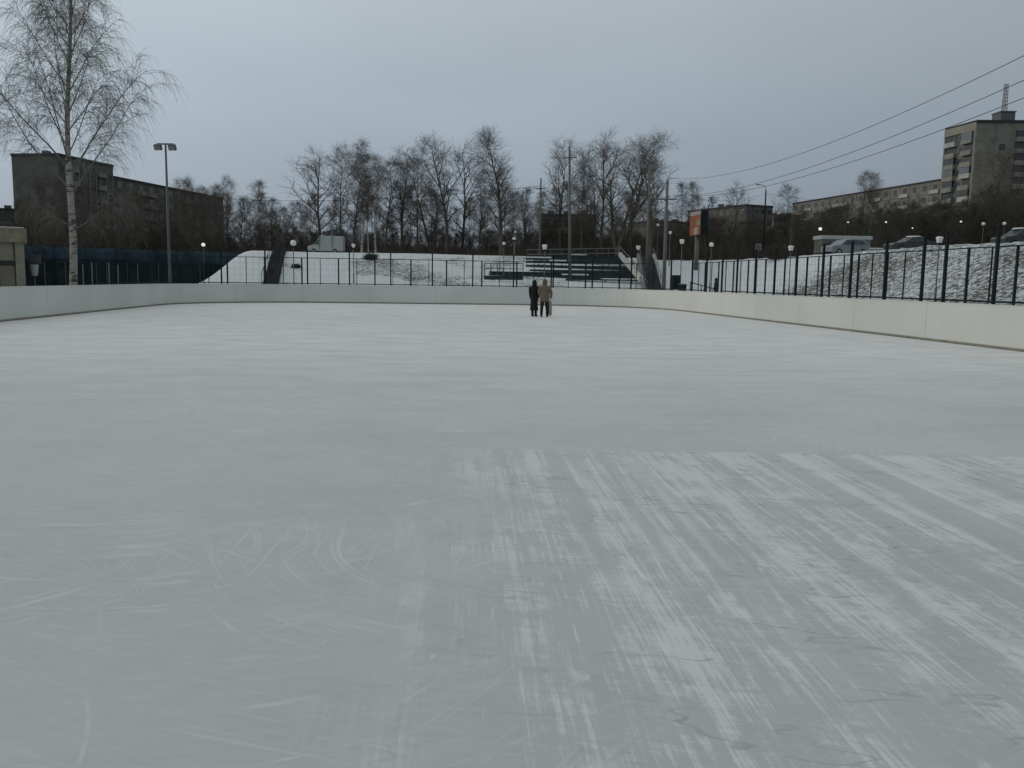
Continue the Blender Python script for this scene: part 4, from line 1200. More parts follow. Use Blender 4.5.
pp = power_pole(667.5, 180, 76, 'nearest concrete power pole with wide crossarm carrying the wires', [(1.65, -1.15, 0.85)], 0.14)
ppt = at(667.5, 180, 76)

def street_pole(px, ytop, Y, label, arm=0.6, m='dark_metal', r=0.11, lit=False, side=-1):
    q = at(px, ytop, Y); zb = terrain(q.x, q.y); h = q.z - zb
    o = tag(empty('street_lamp', (q.x, q.y, zb)), label, 'street lamp')
    MB().tube([Vector((0, 0, -.2)), Vector((0, 0, h))], [r * 1.2, r * .8], 8).build('pole', MT[m], o, smooth=True)
    pts = [Vector((0, 0, h - .05))] + [Vector((side * arm * (1 - cos(t)), 0, h + arm * 0.8 * sin(t))) for t in (0.5, 1.0, 1.5)]
    MB().tube(pts, 0.04, 6).build('arm', MT['galv_dark'], o)
    e = pts[-1]; MB().box((e.x + side * 0.25, 0, e.z - 0.02), (0.6, 0.22, 0.13), ry=side * -0.1).build('lamp_head', MT['galv'], o, bevel=0.03)
street_pole(766, 190, 118, 'tall dark street lamp with curved arm left of the long flats', 0.9)
street_pole(708.5, 206, 125, 'shorter dark street lamp just right of the billboard', 0.7, side=1)

def globe_lamp(px, py, Y, dia, label, lit=False, square=False, pole='galv_dark', hide=False, group='globe lamps round the rink'):
    q = at(px, py, Y); zb = terrain(q.x, q.y); r = dia / 2; h = q.z - r - zb
    o = tag(empty('globe_lamp', (q.x, q.y, zb)), label, 'lamp', group)
    MB().tube([Vector((0, 0, -.2)), Vector((0, 0, 0.9)), Vector((0, 0, 0.92)), Vector((0, 0, h))], [0.07, 0.065, 0.04, 0.035], 8).build('pole', MT[pole], o, smooth=True)
    MB().rings([(0, 0, h - 0.1, .05, .05), (0, 0, h - .02, .09, .09), (0, 0, h + .03, .1, .1)], 10).build('collar', MT['dark_metal'], o)
    g_ = MB()
    if square:
        g_.rings([(0, 0, h, r * .7, r * .7), (0, 0, h + r * 1.5, r * 1.05, r * 1.05), (0, 0, h + r * 1.75, r * 1.0, r * 1.0), (0, 0, h + r * 1.9, r * .5, r * .5)], 14)
    else: g_.ball((0, 0, h + r), r)
    g_.build('globe', MT['lit_globe'] if lit else MT['globe'], o, smooth=not square)
lamps = [
 (203.3, 244.8, 98, 0.42, 'small white globe lamp above the left end of the snowy bank', 1, 0),
 (293.3, 243, 66, 0.46, 'white globe lamp right of the dark bank stairs, near the van', 0, 0),
 (353.5, 245.6, 82, 0.36, 'small square-looking lamp between the van and the birches', 0, 1),
 (504, 243.6, 88, 0.34, 'lowest of three clustered globe lamps below the poplar', 0, 0),
 (514.2, 238.6, 68, 0.26, 'middle globe lamp of the three clustered below the poplar', 0, 0),
 (515.2, 232, 118, 0.36, 'highest small globe lamp of the three clustered below the poplar', 0, 0),
 (544.8, 246.8, 76, 0.44, 'flat-topped lamp rising behind the person in the brown jacket', 0, 1),
 (638.3, 247.6, 92, 0.46, 'flat-topped lamp at the top of the grandstand side stairs', 0, 1),
 (658, 225, 112, 0.38, 'small globe lamp just left of the nearest power pole', 0, 0),
 (670.3, 232.6, 98, 0.34, 'globe lamp just right of the nearest power pole', 0, 1),
 (682, 241.5, 76, 0.42, 'flat-topped lamp below the orange billboard', 0, 1),
 (711.5, 244.7, 84, 0.46, 'globe lamp right of the billboard behind the walking figure', 0, 0),
 (791, 248, 66, 0.40, 'flat-topped lamp beside the dip in the bank', 0, 1),
 (939.6, 239.5, 48, 0.36, 'largest flat-topped lamp, in front of the bank between parked dark cars', 0, 1),
 (983.5, 224, 108, 0.46, 'dim globe lamp, left of the pair at the right edge', 0, 0),
 (1004.5, 223.7, 108, 0.46, 'dim globe lamp, right of the pair at the right edge', 0, 0),
]
for (px, py, Y, dia, lab, lit, sq) in lamps: globe_lamp(px, py, Y, dia, lab, bool(lit), bool(sq))
for (px, py, Y, dia, lab) in ((820.3, 229, 108, 0.42, 'brightest lit lamp in the wood above the silver car'), (848, 222.3, 118, 0.22, 'small lit lamp above the right part of the silver car'), (886, 222.2, 114, 0.24, 'lit lamp left above the first dark parked car'), (912.5, 228.2, 114, 0.18, 'faint lit lamp right above the first dark parked car'), (961, 221.7, 112, 0.24, 'lit lamp alone in the wood under the tower block')):
    globe_lamp(px, py, Y, dia, lab, True, False, 'dark_metal', group='lit lamps in the hillside wood')

# wires
def wire(name, a, b, sag, label, r=0.011, n=28):
    pts = [a.lerp(b, k / n) - Vector((0, 0, sag * 4 * (k / n) * (1 - k / n))) for k in range(n + 1)]
    o = empty(name, a.lerp(b, .5)); L = a.lerp(b, .5)
    MB().tube([p - L for p in pts], r, 5).build('cable', MT['dark_metal'], o)
    tag(o, label, 'wire', 'power wires crossing the sky')
pa = Vector((ppt.x, ppt.y, ppt.z))
wire('power_wire', pa + Vector((0, -0.1, 0.15)), at(1180, -24, 21), 1.45, 'highest of the three wires climbing to the right')
wire('power_wire', pa + Vector((0.5, -0.1, -1.35)), at(1180, 8, 21), 1.15, 'middle wire climbing to the right edge over the tower')
wire('power_wire', pa + Vector((0.75, -0.1, -1.35)), at(1180, 33, 21), 1.15, 'lowest of the three wires, passing in front of the rooftop mast')
wire('power_wire', pa + Vector((0.75, 0, -1.4)), at(766, 193.5, 118), 0.6, 'near-level wire from the nearest pole to the dark street lamp')
wire('power_wire', at(766, 193.5, 118), at(852, 197, 150), 0.6, 'near-level wire right of the dark street lamp', 0.02)
wire('power_wire', at(541, 186, 104), at(212, 198, 150), 1.0, 'long level wire reaching left from the thin pole past the bare trees', 0.025)
wire('power_wire', at(569.5, 158, 88), pa + Vector((-1.05, -0.1, -1.45)), 0.8, 'wire joining tallest concrete pole and nearest power pole', 0.012)
wire('power_wire', at(541, 187, 104), at(569.5, 158, 88), 0.3, 'short wire joining the two concrete poles above the people', 0.012)

# ------------------------------------------------------------------ billboard and sign
def billboard():
    q = at(696.5, 255, 104); zb = terrain(q.x, q.y)
    o = tag(empty('billboard', (q.x, q.y, zb)), 'orange advertising billboard turned sideways on one pole', 'billboard')
    zt = at(690, 211, 104).z - zb; zl = at(690, 236, 104).z - zb
    MB().tube([Vector((0, 0, -.3)), Vector((0, 0, zl + .3))], 0.28, 12).build('pole', MT['concrete_pole'], o, smooth=True)
    fr = empty('tmp') if False else None
    ang = R(99)                                        # board nearly edge-on, its face turned left
    u = Vector((cos(ang), sin(ang), 0)); n = Vector((-sin(ang), cos(ang), 0))
    w = 3.6; H = zt - zl
    def slab(x0, x1, z0, z1, d0, d1):
        mb = MB()
        for z in (z0, z1):
            for x, dd in ((x0, d0), (x1, d0), (x1, d1), (x0, d1)): mb.v.append(u * x + n * dd + Vector((0, 0, z)))
        mb.f = [(0, 3, 2, 1), (4, 5, 6, 7), (0, 1, 5, 4), (1, 2, 6, 5), (2, 3, 7, 6), (3, 0, 4, 7)]
        return mb
    slab(-w / 2, w / 2, zl, zt, -0.45, 0.3).build('frame', MT['dark_metal'], o)
    slab(-w / 2 + .1, w / 2 - .1, zl + .1, zt - 0.55, 0.303, 0.33).build('poster', MT['orange'], o)
    slab(-w / 2 + .1, w / 2 - .1, zt - .52, zt - .05, 0.303, 0.33).build('header_strip', MT['poster_pale'], o)
    slab(-0.9, 0.3, zl + .12, zl + 1.0, 0.333, 0.34).build('poster_detail', MT['poster_pale'], o)
    slab(-1.6, -0.5, zl + 1.2, zl + 1.9, 0.333, 0.34).build('poster_detail', MT['pav_wall'], o)
billboard()
def sign(px, py, Y):
    q = at(px, py, Y); zb = terrain(q.x, q.y); h = q.z - zb
    o = tag(empty('sign', (q.x, q.y, zb)), 'small square pale sign with dark centre, below the dark street lamp', 'sign')
    MB().tube([Vector((0, .05, -.1)), Vector((0, .05, h + .3))], 0.035, 6).build('post', MT['galv_dark'], o)
    MB().box((0, 0, h), (0.7, 0.04, 0.72)).build('plate', MT['frame_pale'], o)
    MB().box((0.0, -0.023, h), (0.42, 0.006, 0.44)).build('dark_square', MT['frame_dark'], o)
    MB().box((0.0, -0.028, h), (0.14, 0.006, 0.3)).build('pale_mark', MT['frame_pale'], o)
sign(758.6, 246.8, 103)

# ------------------------------------------------------------------ stairs, grandstand
def stair(name, b0, b1, w, n, label, tread, cheek=None, rail=None):
    o = tag(empty(name, b0), label, 'stairs')
    dv = b1 - b0; hd = Vector((dv.x, dv.y, 0)); Lh = hd.length; hd.normalize(); sd = Vector((hd.y, -hd.x, 0)); rz = math.atan2(hd.y, hd.x)
    def zt(t):                                       # just proud of the slope it climbs
        q = b0 + hd * (Lh * t); return max(terrain(q.x + sd.x * e, q.y + sd.y * e) for e in (-w / 2, 0, w / 2)) - b0.z + 0.22
    s = MB(); zs = []
    z = -9
    for k in range(n):
        z = max(z, zt((k + 1) / n)); zs.append(z)
        s.box(hd * (Lh * (k + .5) / n) + Vector((0, 0, z / 2 - 0.6)), (Lh / n + 0.02, w, z + 1.2), rz=rz)
    s.build('steps', tread, o)
    def line(sg, dz, extra): return [hd * (Lh * (k + .5) / n) + sd * sg * (w / 2 + extra) + Vector((0, 0, zs[k] + dz)) for k in range(n)]
    for sg, mt in ((-1, cheek[0] if cheek else None), (1, cheek[1] if cheek else None)):
        if mt:
            P = line(sg, 0.05, 0.17); mb = MB()
            for k, q in enumerate(P):
                for dx, dz in ((-.13, -.9), (.13, -.9), (.13, .32), (-.13, .32)): mb.v.append(q + sd * dx + Vector((0, 0, dz)))
            for k in range(n - 1):
                for i_ in range(4):
                    j_ = (i_ + 1) % 4; mb.f.append((k * 4 + i_, k * 4 + j_, k * 4 + 4 + j_, k * 4 + 4 + i_))
            mb.f.append((3, 2, 1, 0)); e_ = (n - 1) * 4; mb.f.append((e_, e_ + 1, e_ + 2, e_ + 3))
            mb.build('side_wall', mt, o)
    if rail:
        for sg in (-1, 1):
            P = line(sg, 0.0, 0.04); r_ = MB()
            r_.tube([q + Vector((0, 0, 1.0)) for q in P], 0.03, 6)
            for k in range(0, n, 3): r_.tube([P[k] - Vector((0, 0, .3)), P[k] + Vector((0, 0, 1.0))], 0.025, 6)
            r_.build('handrail', rail, o)
    return o
def gp(px, Y, dz=0.0):
    q = at(px, 270, Y); return Vector((q.x, q.y, terrain(q.x, q.y) + dz))
stair('bank_stairs', gp(269, 77.5), gp(282.5, 104), 1.35, 24, 'dark stairs with handrails climbing the snowy bank left of the van', MT['dark_step'], None, MT['dark_metal'])
stair('stand_stairs', gp(657, 78), gp(645, 103), 1.5, 22, 'wide grey stairs with pale side walls right of the grandstand', MT['asphalt'], (MT['concrete'], MT['balcony']), MT['galv_dark'])

def grandstand():
    o = tag(empty('grandstand', gp(585, 80)), 'snow-dusted grandstand with dark benches behind the far fence', 'grandstand')
    L = Vector(o.location)
    rows = [(279.6, 566, 646, 0.10, 0.0), (275.2, 489, 641, 0.60, 0.3), (270.6, 530, 637, 0.30, 0.0), (266.0, 526, 634, 0.62, 0.5), (261.6, 533, 631, 0.16, 0.0), (258.6, 526, 628, 0.42, 0.3), (255.4, 530, 624, 0.16, 0.0)]
    def on_slope(px, py):
        Y = 74.0
        while Y < 108:
            q = at(px, py, Y)
            if terrain(q.x, q.y) + 0.32 > q.z: return Y
            Y += 0.1
        return 106.0
    rgs = random.Random(3)
    for i, (py, xl, xr, hh, back) in enumerate(rows):
        Y = on_slope((xl + xr) / 2, py); a = at(xl, py, Y); b = at(xr, py - 0.012 * (xl - xr) * 0, Y); z = (a.z + b.z) / 2
        m_ = Vector(((a.x + b.x) / 2, Y, z)); w = b.x - a.x
        be = MB(); n = int(w / 1.2)
        be.box(m_ + Vector((0, 0.28, 0.02)) - L, (w, 0.5, 0.07))
        be.box(m_ + Vector((0, 0.02, -hh / 2)) - L, (w, 0.05, hh))
        if back: be.box(m_ + Vector((0, 0.6, back - 0.12)) - L, (w, 0.05, 0.24))
        for k in range(n + 1):
            x = -w / 2 + 0.05 + (w - 0.1) * k / n
            be.box(m_ + Vector((x, 0.34, -0.45)) - L, (0.08, 0.3, 0.92))
            if back: be.box(m_ + Vector((x, 0.56, back / 2)) - L, (0.06, 0.05, back))
        be.build('bench', MT['teal_bench'], o)
        # drifts of snow caught along the bench, broken in places
        x = -w / 2
        sn = MB()
        while x < w / 2 - 0.5:
            l = min(rgs.uniform(0.8, 4.0), w / 2 - x)
            if rgs.random() < 0.4: sn.box(m_ + Vector((x + l / 2, 0.2, 0.08)) - L, (l - 0.1, 0.5, rgs.uniform(0.05, 0.12)), rx=0.1)
            x += l
        if sn.f: sn.build('snow_cover', MT['snow'], o)
    # top railing of two beams, then down the right flank
    a = at(527, 254.5, 100.5); b = at(620, 253, 100.5)
    r_ = MB()
    for dz in (0, 0.55): r_.bar(a + Vector((0, 0, dz)) - L, b + Vector((0, 0, dz)) - L, 0.06, 0.13)
    for k in range(9):
        q = a.lerp(b, k / 8); r_.bar(Vector((q.x, q.y, q.z - 1.2)) - L, q + Vector((0, 0, .6)) - L, 0.07, 0.07)
    r_.build('back_railing', MT['concrete_pole'], o)
    a = at(620, 254.5, 99); b = at(641, 279, 79.5)
    MB().bar(a - L, b - L, 0.35, 0.5).build('flank_wall', MT['balcony'], o)
    r_ = MB(); r_.bar(a + Vector((0, 0, .85)) - L, b + Vector((0, 0, .85)) - L, 0.06, 0.06)
    for k in range(8):
        q = a.lerp(b, k / 7); r_.bar(q - L, q + Vector((0, 0, .85)) - L, 0.05, 0.05)
    r_.build('flank_handrail', MT['concrete_pole'], o)
grandstand()
def platform():
    a = at(484, 277.5, 80); b = at(523, 277.5, 80)
    o = tag(empty('railed_platform', ((a.x + b.x) / 2, 81, 0.0)), 'dark low platform with a railing at the left end of the grandstand', 'platform'); L = Vector(o.location)
    w = b.x - a.x
    MB().box(Vector(((a.x + b.x) / 2, 81, a.z)) - L, (w, 2.0, .38)).build('deck', MT['teal_bench'], o)
    r_ = MB(); zt = a.z + 1.35
    for z in (zt, zt - 0.5): r_.bar(Vector((a.x, 80.1, z)) - L, Vector((b.x, 80.1, z)) - L, 0.05, 0.05); r_.bar(Vector((a.x, 81.9, z)) - L, Vector((b.x, 81.9, z)) - L, 0.05, 0.05)
    for k in range(7):
        x = a.x + w * k / 6
        for y in (80.1, 81.9): r_.bar(Vector((x, y, a.z)) - L, Vector((x, y, zt)) - L, 0.05, 0.05)
    r_.build('railing', MT['galv_dark'], o)
platform()

# small things by the right far corner: cabinet, bin, sloping handrail
q = gp(676.5, 66); o = tag(empty('metal_cabinet', q), 'dark metal cabinet on legs below the nearest power pole', 'cabinet')
h = 1.9
MB().box((0, 0, 1.35), (0.62, 0.45, 1.1)).build('body', MT['dark_metal'], o, bevel=0.02); MB().box((0, -0.235, 1.35), (0.5, 0.02, 0.98)).build('door', MT['green_metal'], o)
for sx in (-1, 1): MB().box((sx * .25, 0, 0.4), (0.07, 0.3, 0.85)).build('leg', MT['dark_metal'], o)
q = gp(683, 64.5); o = tag(empty('rubbish_bin', q), 'black wheeled bin right of the metal cabinet behind the boards', 'bin')
MB().rings([(0, 0, 0.06, .22, .25), (0, 0, 1.15, .32, .36)], 4).build('body', MT['dark_metal'], o); MB().box((0, 0, 1.2), (0.55, 0.6, 0.09), rx=0.08).build('lid', MT['dark_paint'], o, bevel=0.02)
for sx in (-1, 1): MB().tube([Vector((sx * .2, .2, .1)), Vector((sx * .27, .2, .1))], 0.1, 12).build('wheel', MT['tyre'], o)
a = at(690, 282.3, 66); b = at(713, 288.5, 63.5)
o = tag(empty('handrail', (a + b) / 2), 'sloping dark handrail between the bin and the walking figure', 'handrail'); L = Vector(o.location)
MB().bar(a - L, b - L, 0.06, 0.06).build('rail', MT['dark_metal'], o)
for t in (0.02, 0.5, 0.98):
    q = a.lerp(b, t); MB().bar(q - L, Vector((q.x, q.y, terrain(q.x, q.y) - .1)) - L, 0.05, 0.05).build('post', MT['dark_metal'], o)

# ------------------------------------------------------------------ vehicles
def vehicle(name, label, cat, px, Y, rz, paint, prof, W, glassp, roof_snow=None, wheels=(), wr=0.33, dz=0.0, lights=True, L=4.5):
    q = at(px, 240, Y); o = tag(empty(name, (q.x, q.y, terrain(q.x, q.y) + dz), rz), label, cat)
    # body: profile lofted over the width with a narrower roof
    def loft(poly, widths, m_, nm, parent, inset=0.0):
        mb = MB(); n = len(poly)
        ys_ = [-1, -0.94, 0.94, 1]
        for k, t in enumerate(ys_):
            edge = 0.97 if abs(t) == 1 else 1.0
            for x, z in poly:
                tw = widths(z)
                mb.v.append(Vector((x * (edge if abs(t) == 1 else 1), t * tw, z if edge == 1 else z - 0.02)))
        for k in range(3):
            for i in range(n):
                j = (i + 1) % n; mb.f.append((k * n + i, (k + 1) * n + i, (k + 1) * n + j, k * n + j))
        mb.f.append(tuple(range(n))); mb.f.append(tuple(3 * n + i for i in reversed(range(n))))
        return mb.build(nm, m_, parent, smooth=False)
    wd = lambda z: W / 2 * (1 if z < 0.95 else max(0.78, 1 - 0.30 * (z - 0.95)))
    body = loft(prof, wd, MT[paint], 'body', o)
    for gp_ in glassp:
        for sg in (-1, 1):
            mb = MB(); n = len(gp_)
            for off in (0.0, 0.012):
                for x, z in gp_: mb.v.append(Vector((x, sg * (wd(z) + 0.004 + off), z)))
            fs = tuple(range(n)); mb.f.append(fs if sg < 0 else fs[::-1]); mb.f.append(tuple(n + i for i in (fs[::-1] if sg < 0 else fs)))
            for i in range(n):
                j = (i + 1) % n; mb.f.append((i, n + i, n + j, j))
            mb.build('side_window', MT['glass'], o)
    for x in wheels:
        for sg in (-1, 1):
            y = sg * (W / 2 - 0.1)
            t = MB(); t.tube([Vector((x, y - 0.11, wr)), Vector((x, y + 0.11, wr))], wr, 20); ty = t.build('wheel', MT['tyre'], o)
            t = MB(); t.tube([Vector((x, y + sg * 0.10, wr)), Vector((x, y + sg * 0.125, wr))], wr * 0.58, 14); t.build('rim', MT['galv'], ty)
    if lights:
        for sg in (-1, 1):
            MB().box((-L / 2 + 0.1, sg * (W / 2 - 0.28), 0.72), (0.16, 0.34, 0.16)).build('headlight', MT['white_paint'], o, bevel=0.03)
            MB().box((L / 2 - 0.09, sg * (W / 2 - 0.16), 0.85), (0.14, 0.2, 0.3)).build('tail_light', MT['orange'], o, bevel=0.02)
    if roof_snow:
        x0, x1, z = roof_snow
        mb = MB(); mb.rings([((x0 + x1) / 2, 0, z - 0.03, (x1 - x0) / 2, W * 0.40), ((x0 + x1) / 2, 0, z + 0.05, (x1 - x0) / 2 * .96, W * 0.38), ((x0 + x1) / 2, 0, z + 0.09, (x1 - x0) / 2 * .8, W * 0.3)], 24)
        mb.build('roof_snow', MT['snow'], o, smooth=True)
    return o
suv = [(-2.25, .35), (-2.25, .75), (-2.1, .9), (-1.25, 1.02), (-0.55, 1.52), (0.2, 1.62), (1.5, 1.6), (2.05, 1.15), (2.25, 1.0), (2.25, .4), (1.7, .3), (-1.7, .3)]
suvg = [[(-1.05, 1.04), (-0.5, 1.47), (-0.05, 1.52), (-0.05, 1.04)], [(0.03, 1.04), (0.03, 1.53), (0.85, 1.52), (0.85, 1.05)], [(0.93, 1.05), (0.93, 1.52), (1.42, 1.48), (1.8, 1.12)]]
vehicle('parked_car', 'silver estate car parked on the mound above the right fence', 'car', 846, 86, 0.3, 'silver_paint', suv, 1.8, suvg, None, (-1.42, 1.4), dz=-0.1)
sed = [(-2.25, .35), (-2.25, .7), (-2.05, .86), (-1.1, .98), (-0.35, 1.42), (0.55, 1.46), (1.25, 1.05), (2.1, .98), (2.25, .8), (2.25, .4), (1.7, .3), (-1.7, .3)]
sedg = [[(-0.95, 1.0), (-0.32, 1.37), (0.08, 1.39), (0.08, 1.0)], [(0.15, 1.0), (0.15, 1.4), (0.55, 1.4), (1.05, 1.04)]]
vehicle('parked_car', 'dark car with snowy roof above the fence, right of the silver car', 'car', 912, 78, 0.10, 'dark_paint', sed, 1.75, sedg, (-0.5, 0.8, 1.45), (-1.42, 1.4), dz=0.0)
vehicle('parked_car', 'dark car partly cut off by the right edge of the picture', 'car', 1022, 72, 0.14, 'dark_paint', suv, 1.8, suvg, (-0.9, 1.2, 1.6), (-1.42, 1.4), dz=0.25)
# white van with box body, nose left
vanp = [(-2.75, .45), (-2.78, .95), (-2.65, 1.08), (-1.95, 1.25), (-1.1, 2.12), (-1.0, 2.5), (-0.95, 2.55), (2.7, 2.55), (2.75, 2.5), (2.75, .5), (2.3, .4), (-2.3, .4)]
vv = vehicle('parked_van', 'pale box van parked at the top of the bank, nose to the left', 'van', 326.5, 109, 0.03, 'white_paint', vanp, 2.1, [[(-1.85, 1.28), (-1.15, 2.02), (-1.05, 2.02), (-1.05, 1.28)]], None, (-1.8, 1.5), 0.36, dz=0.05, L=5.5); vv.scale = (0.8, 0.82, 0.86)
MB().box((-0.92, 0, 1.5), (0.05, 2.14, 2.02)).build('cab_gap', MT['galv_dark'], vv); MB().box((1.05, 0, 1.5), (0.04, 2.14, 1.98)).build('panel_rib', MT['galv_dark'], vv)
# long white trailer roof behind silver car
q = at(842.5, 238, 98); o = tag(empty('site_trailer', (q.x, q.y, terrain(q.x, q.y) + .2), 0.05), 'long low white-roofed trailer behind the silver car', 'trailer')
zt = q.z - o.location.z
MB().box((0, 0, zt / 2 + .2), (5.6, 2.2, zt - .4)).build('body', MT['dark_panel'], o, bevel=0.05)
MB().box((0, 0, zt - .02), (5.9, 2.4, .42)).build('roof', MT['white_paint'], o, bevel=0.08)
for x in (-1.9, -0.6, 0.7, 2.0): MB().box((x, -1.115, zt * .55), (0.8, .04, .7)).build('window', MT['glass'], o)
for x in (-1.8, 1.8):
    MB().tube([Vector((x, -1.0, .3)), Vector((x, -.8, .3))], .32, 14).build('wheel', MT['tyre'], o)
# low snowy wall between the cars
a = gp(869, 84); b = gp(900, 84)
o = tag(empty('low_wall', (a + b) / 2), 'low snow-capped wall between the silver car and the dark car', 'wall'); L = Vector(o.location)
MB().bar(a + Vector((0, 0, .3)) - L, b + Vector((0, 0, .3)) - L, .3, .6).build('masonry', MT['concrete'], o); MB().bar(a + Vector((0, 0, .63)) - L, b + Vector((0, 0, .63)) - L, .34, .1).build('snow_cap', MT['snow'], o)

# ------------------------------------------------------------------ people
def skin_body(name, joints, edges, mat_, subdiv=2):
    me = bpy.data.meshes.new(name)
    me.from_pydata([j[0] for j in joints], edges, [])
    o = bpy.data.objects.new(name, me); COL.objects.link(o)
    sk = o.modifiers.new('skin', 'SKIN'); 
    if not me.skin_vertices: 
        pass
    for i, j in enumerate(joints):
        v = me.skin_vertices[0].data[i]; v.radius = (j[1], j[1] if len(j) < 3 else j[2]); v.use_root = (i == 0)
    sb = o.modifiers.new('sub', 'SUBSURF'); sb.levels = subdiv; sb.render_levels = subdiv
    dg = bpy.context.evaluated_depsgraph_get(); dg.update()
    ev = o.evaluated_get(dg); nm = bpy.data.meshes.new_from_object(ev)
    o.modifiers.clear(); o.data = nm
    nm.materials.clear(); nm.materials.append(mat_)
    nm.polygons.foreach_set('use_smooth', [True] * len(nm.polygons))
    return o

def make_person(loc, rz, label, h, coat, coat_m, hood_m, trouser_m, armL, armR, stride=0.0, feet=0.1, bag=False, boots_m=None):
    """figure facing +y before rotation (we see the back), height h"""
    k = h / 1.75
    J = []; E = []
    def add(x, y, z, r, par=None, r2=None):
        J.append(((x * k, y * k, z * k), r * k, (r2 or r) * k)); i = len(J) - 1
        if par is not None: E.append((par, i))
        return i
    pel = add(0, 0, 0.95, 0.13, None, 0.11)
    sp = add(0, 0.0, 1.15, 0.125, pel, 0.10); ch = add(0, 0.0, 1.34, 0.15, sp, 0.11)
    nk = add(0, 0.01, 1.49, 0.055, ch); hd = add(0, 0.02, 1.60, 0.085, nk, 0.09); tp = add(0, 0.015, 1.70, 0.065, hd)
    add(0, 0.115, 1.60, 0.018, hd)                      # nose
    for sx, arm in ((-1, armL), (1, armR)):
        sh = add(sx * 0.17, 0, 1.41, 0.06, ch)
        el = add(*arm[0], 0.043, sh); wrst = add(*arm[1], 0.03, el)
        d = (Vector(arm[1]) - Vector(arm[0])).normalized()
        pm = Vector(arm[1]) + d * 0.06
        pi_ = add(*pm, 0.032, wrst)
        side = Vector((0, 1, 0))
        for f, (off, ln) in enumerate(((-0.028, 0.07), (-0.010, 0.08), (0.010, 0.075), (0.028, 0.06))):
            b = pm + side * off + d * 0.03; q1 = add(*b, 0.0095, pi_); q2 = add(*(b + d * ln * .55 + Vector((-sx * .012, 0, 0))), 0.009, q1); add(*(b + d * ln + Vector((-sx * .032, 0, 0))), 0.008, q2)
        th = add(*(Vector(arm[1]) + d * 0.02 + side * 0.035), 0.011, wrst); add(*(Vector(arm[1]) + d * 0.065 + side * 0.055), 0.010, th)
    for sx in (-1, 1):
        fy = stride * sx
        hp = add(sx * 0.09, 0, 0.90, 0.095, pel); kn = add(sx * (feet * .9), 0.02 + fy * .6, 0.50, 0.062, hp); an = add(sx * feet, fy, 0.09, 0.042, kn)
        add(sx * feet * 1.15, fy + 0.10, 0.045, 0.038, an); 
    o = skin_body('person', J, E, MT['skin'])
    o.location = loc; o.rotation_euler = (0, 0, rz)
    tag(o, label, 'person')
    # coat: loft of rings
    c = MB(); c.rings([(x * k, y * k, z * k, rx * k, ry * k) for (x, y, z, rx, ry) in coat], 24)
    for sx, arm in ((-1, armL), (1, armR)):
        a = [Vector((sx * 0.15, 0, 1.41)), Vector((sx * 0.19, 0, 1.36)), Vector(arm[0]), Vector(arm[0]).lerp(Vector(arm[1]), .5), Vector(arm[1])]
        c.tube([p * k for p in a], [0.10 * k, 0.105 * k, 0.08 * k, 0.066 * k, 0.054 * k], 12)
    c.build('coat', coat_m, o, smooth=True)
    hdm = MB(); hdm.rings([(0, 0.0, 1.42 * k, .12 * k, .11 * k), (0, 0, 1.48 * k, .11 * k, .105 * k), (0, 0.0, 1.56 * k, .115 * k, .12 * k), (0, -0.005, 1.64 * k, .118 * k, .122 * k), (0, -0.005, 1.71 * k, .095 * k, .10 * k), (0, 0, 1.755 * k, .05 * k, .055 * k), (0, 0, 1.765 * k, .01, .01)], 18)
    # open the hood at the face
    hdm.f = [f for f in hdm.f if not (len(f) == 4 and sum(hdm.v[i].y for i in f) / 4 > 0.085 * k and 1.5 * k < sum(hdm.v[i].z for i in f) / 4 < 1.7 * k)]
    hdm.build('hood', hood_m, o, smooth=True)
    tr = MB()
    for sx in (-1, 1):
        fy = stride * sx
        pts = [Vector((sx * .085, 0, .96)), Vector((sx * .095, 0, .8)), Vector((sx * (feet * .9), .02 + fy * .6, .5)), Vector((sx * feet, fy * .9, .3)), Vector((sx * feet, fy, .12))]
        tr.tube([p * k for p in pts], [.10 * k, .105 * k, .08 * k, .07 * k, .065 * k], 12)
    tr.build('trousers', trouser_m, o, smooth=True)
    for sx in (-1, 1):
        fy = stride * sx; b = MB()
        b.tube([Vector((sx * feet, fy, .22)) * k, Vector((sx * feet, fy, .08)) * k], [.062 * k, .058 * k], 12)
        b.tube([Vector((sx * feet, fy - .07, .05)) * k, Vector((sx * feet, fy + .03, .052)) * k, Vector((sx * feet * 1.1, fy + .14, .042)) * k, Vector((sx * feet * 1.15, fy + .2, .038)) * k], [.045 * k, .052 * k, .048 * k, .03 * k], 10)
        b.build('boot', boots_m or MT['coat_black'], o, smooth=True)
    return o

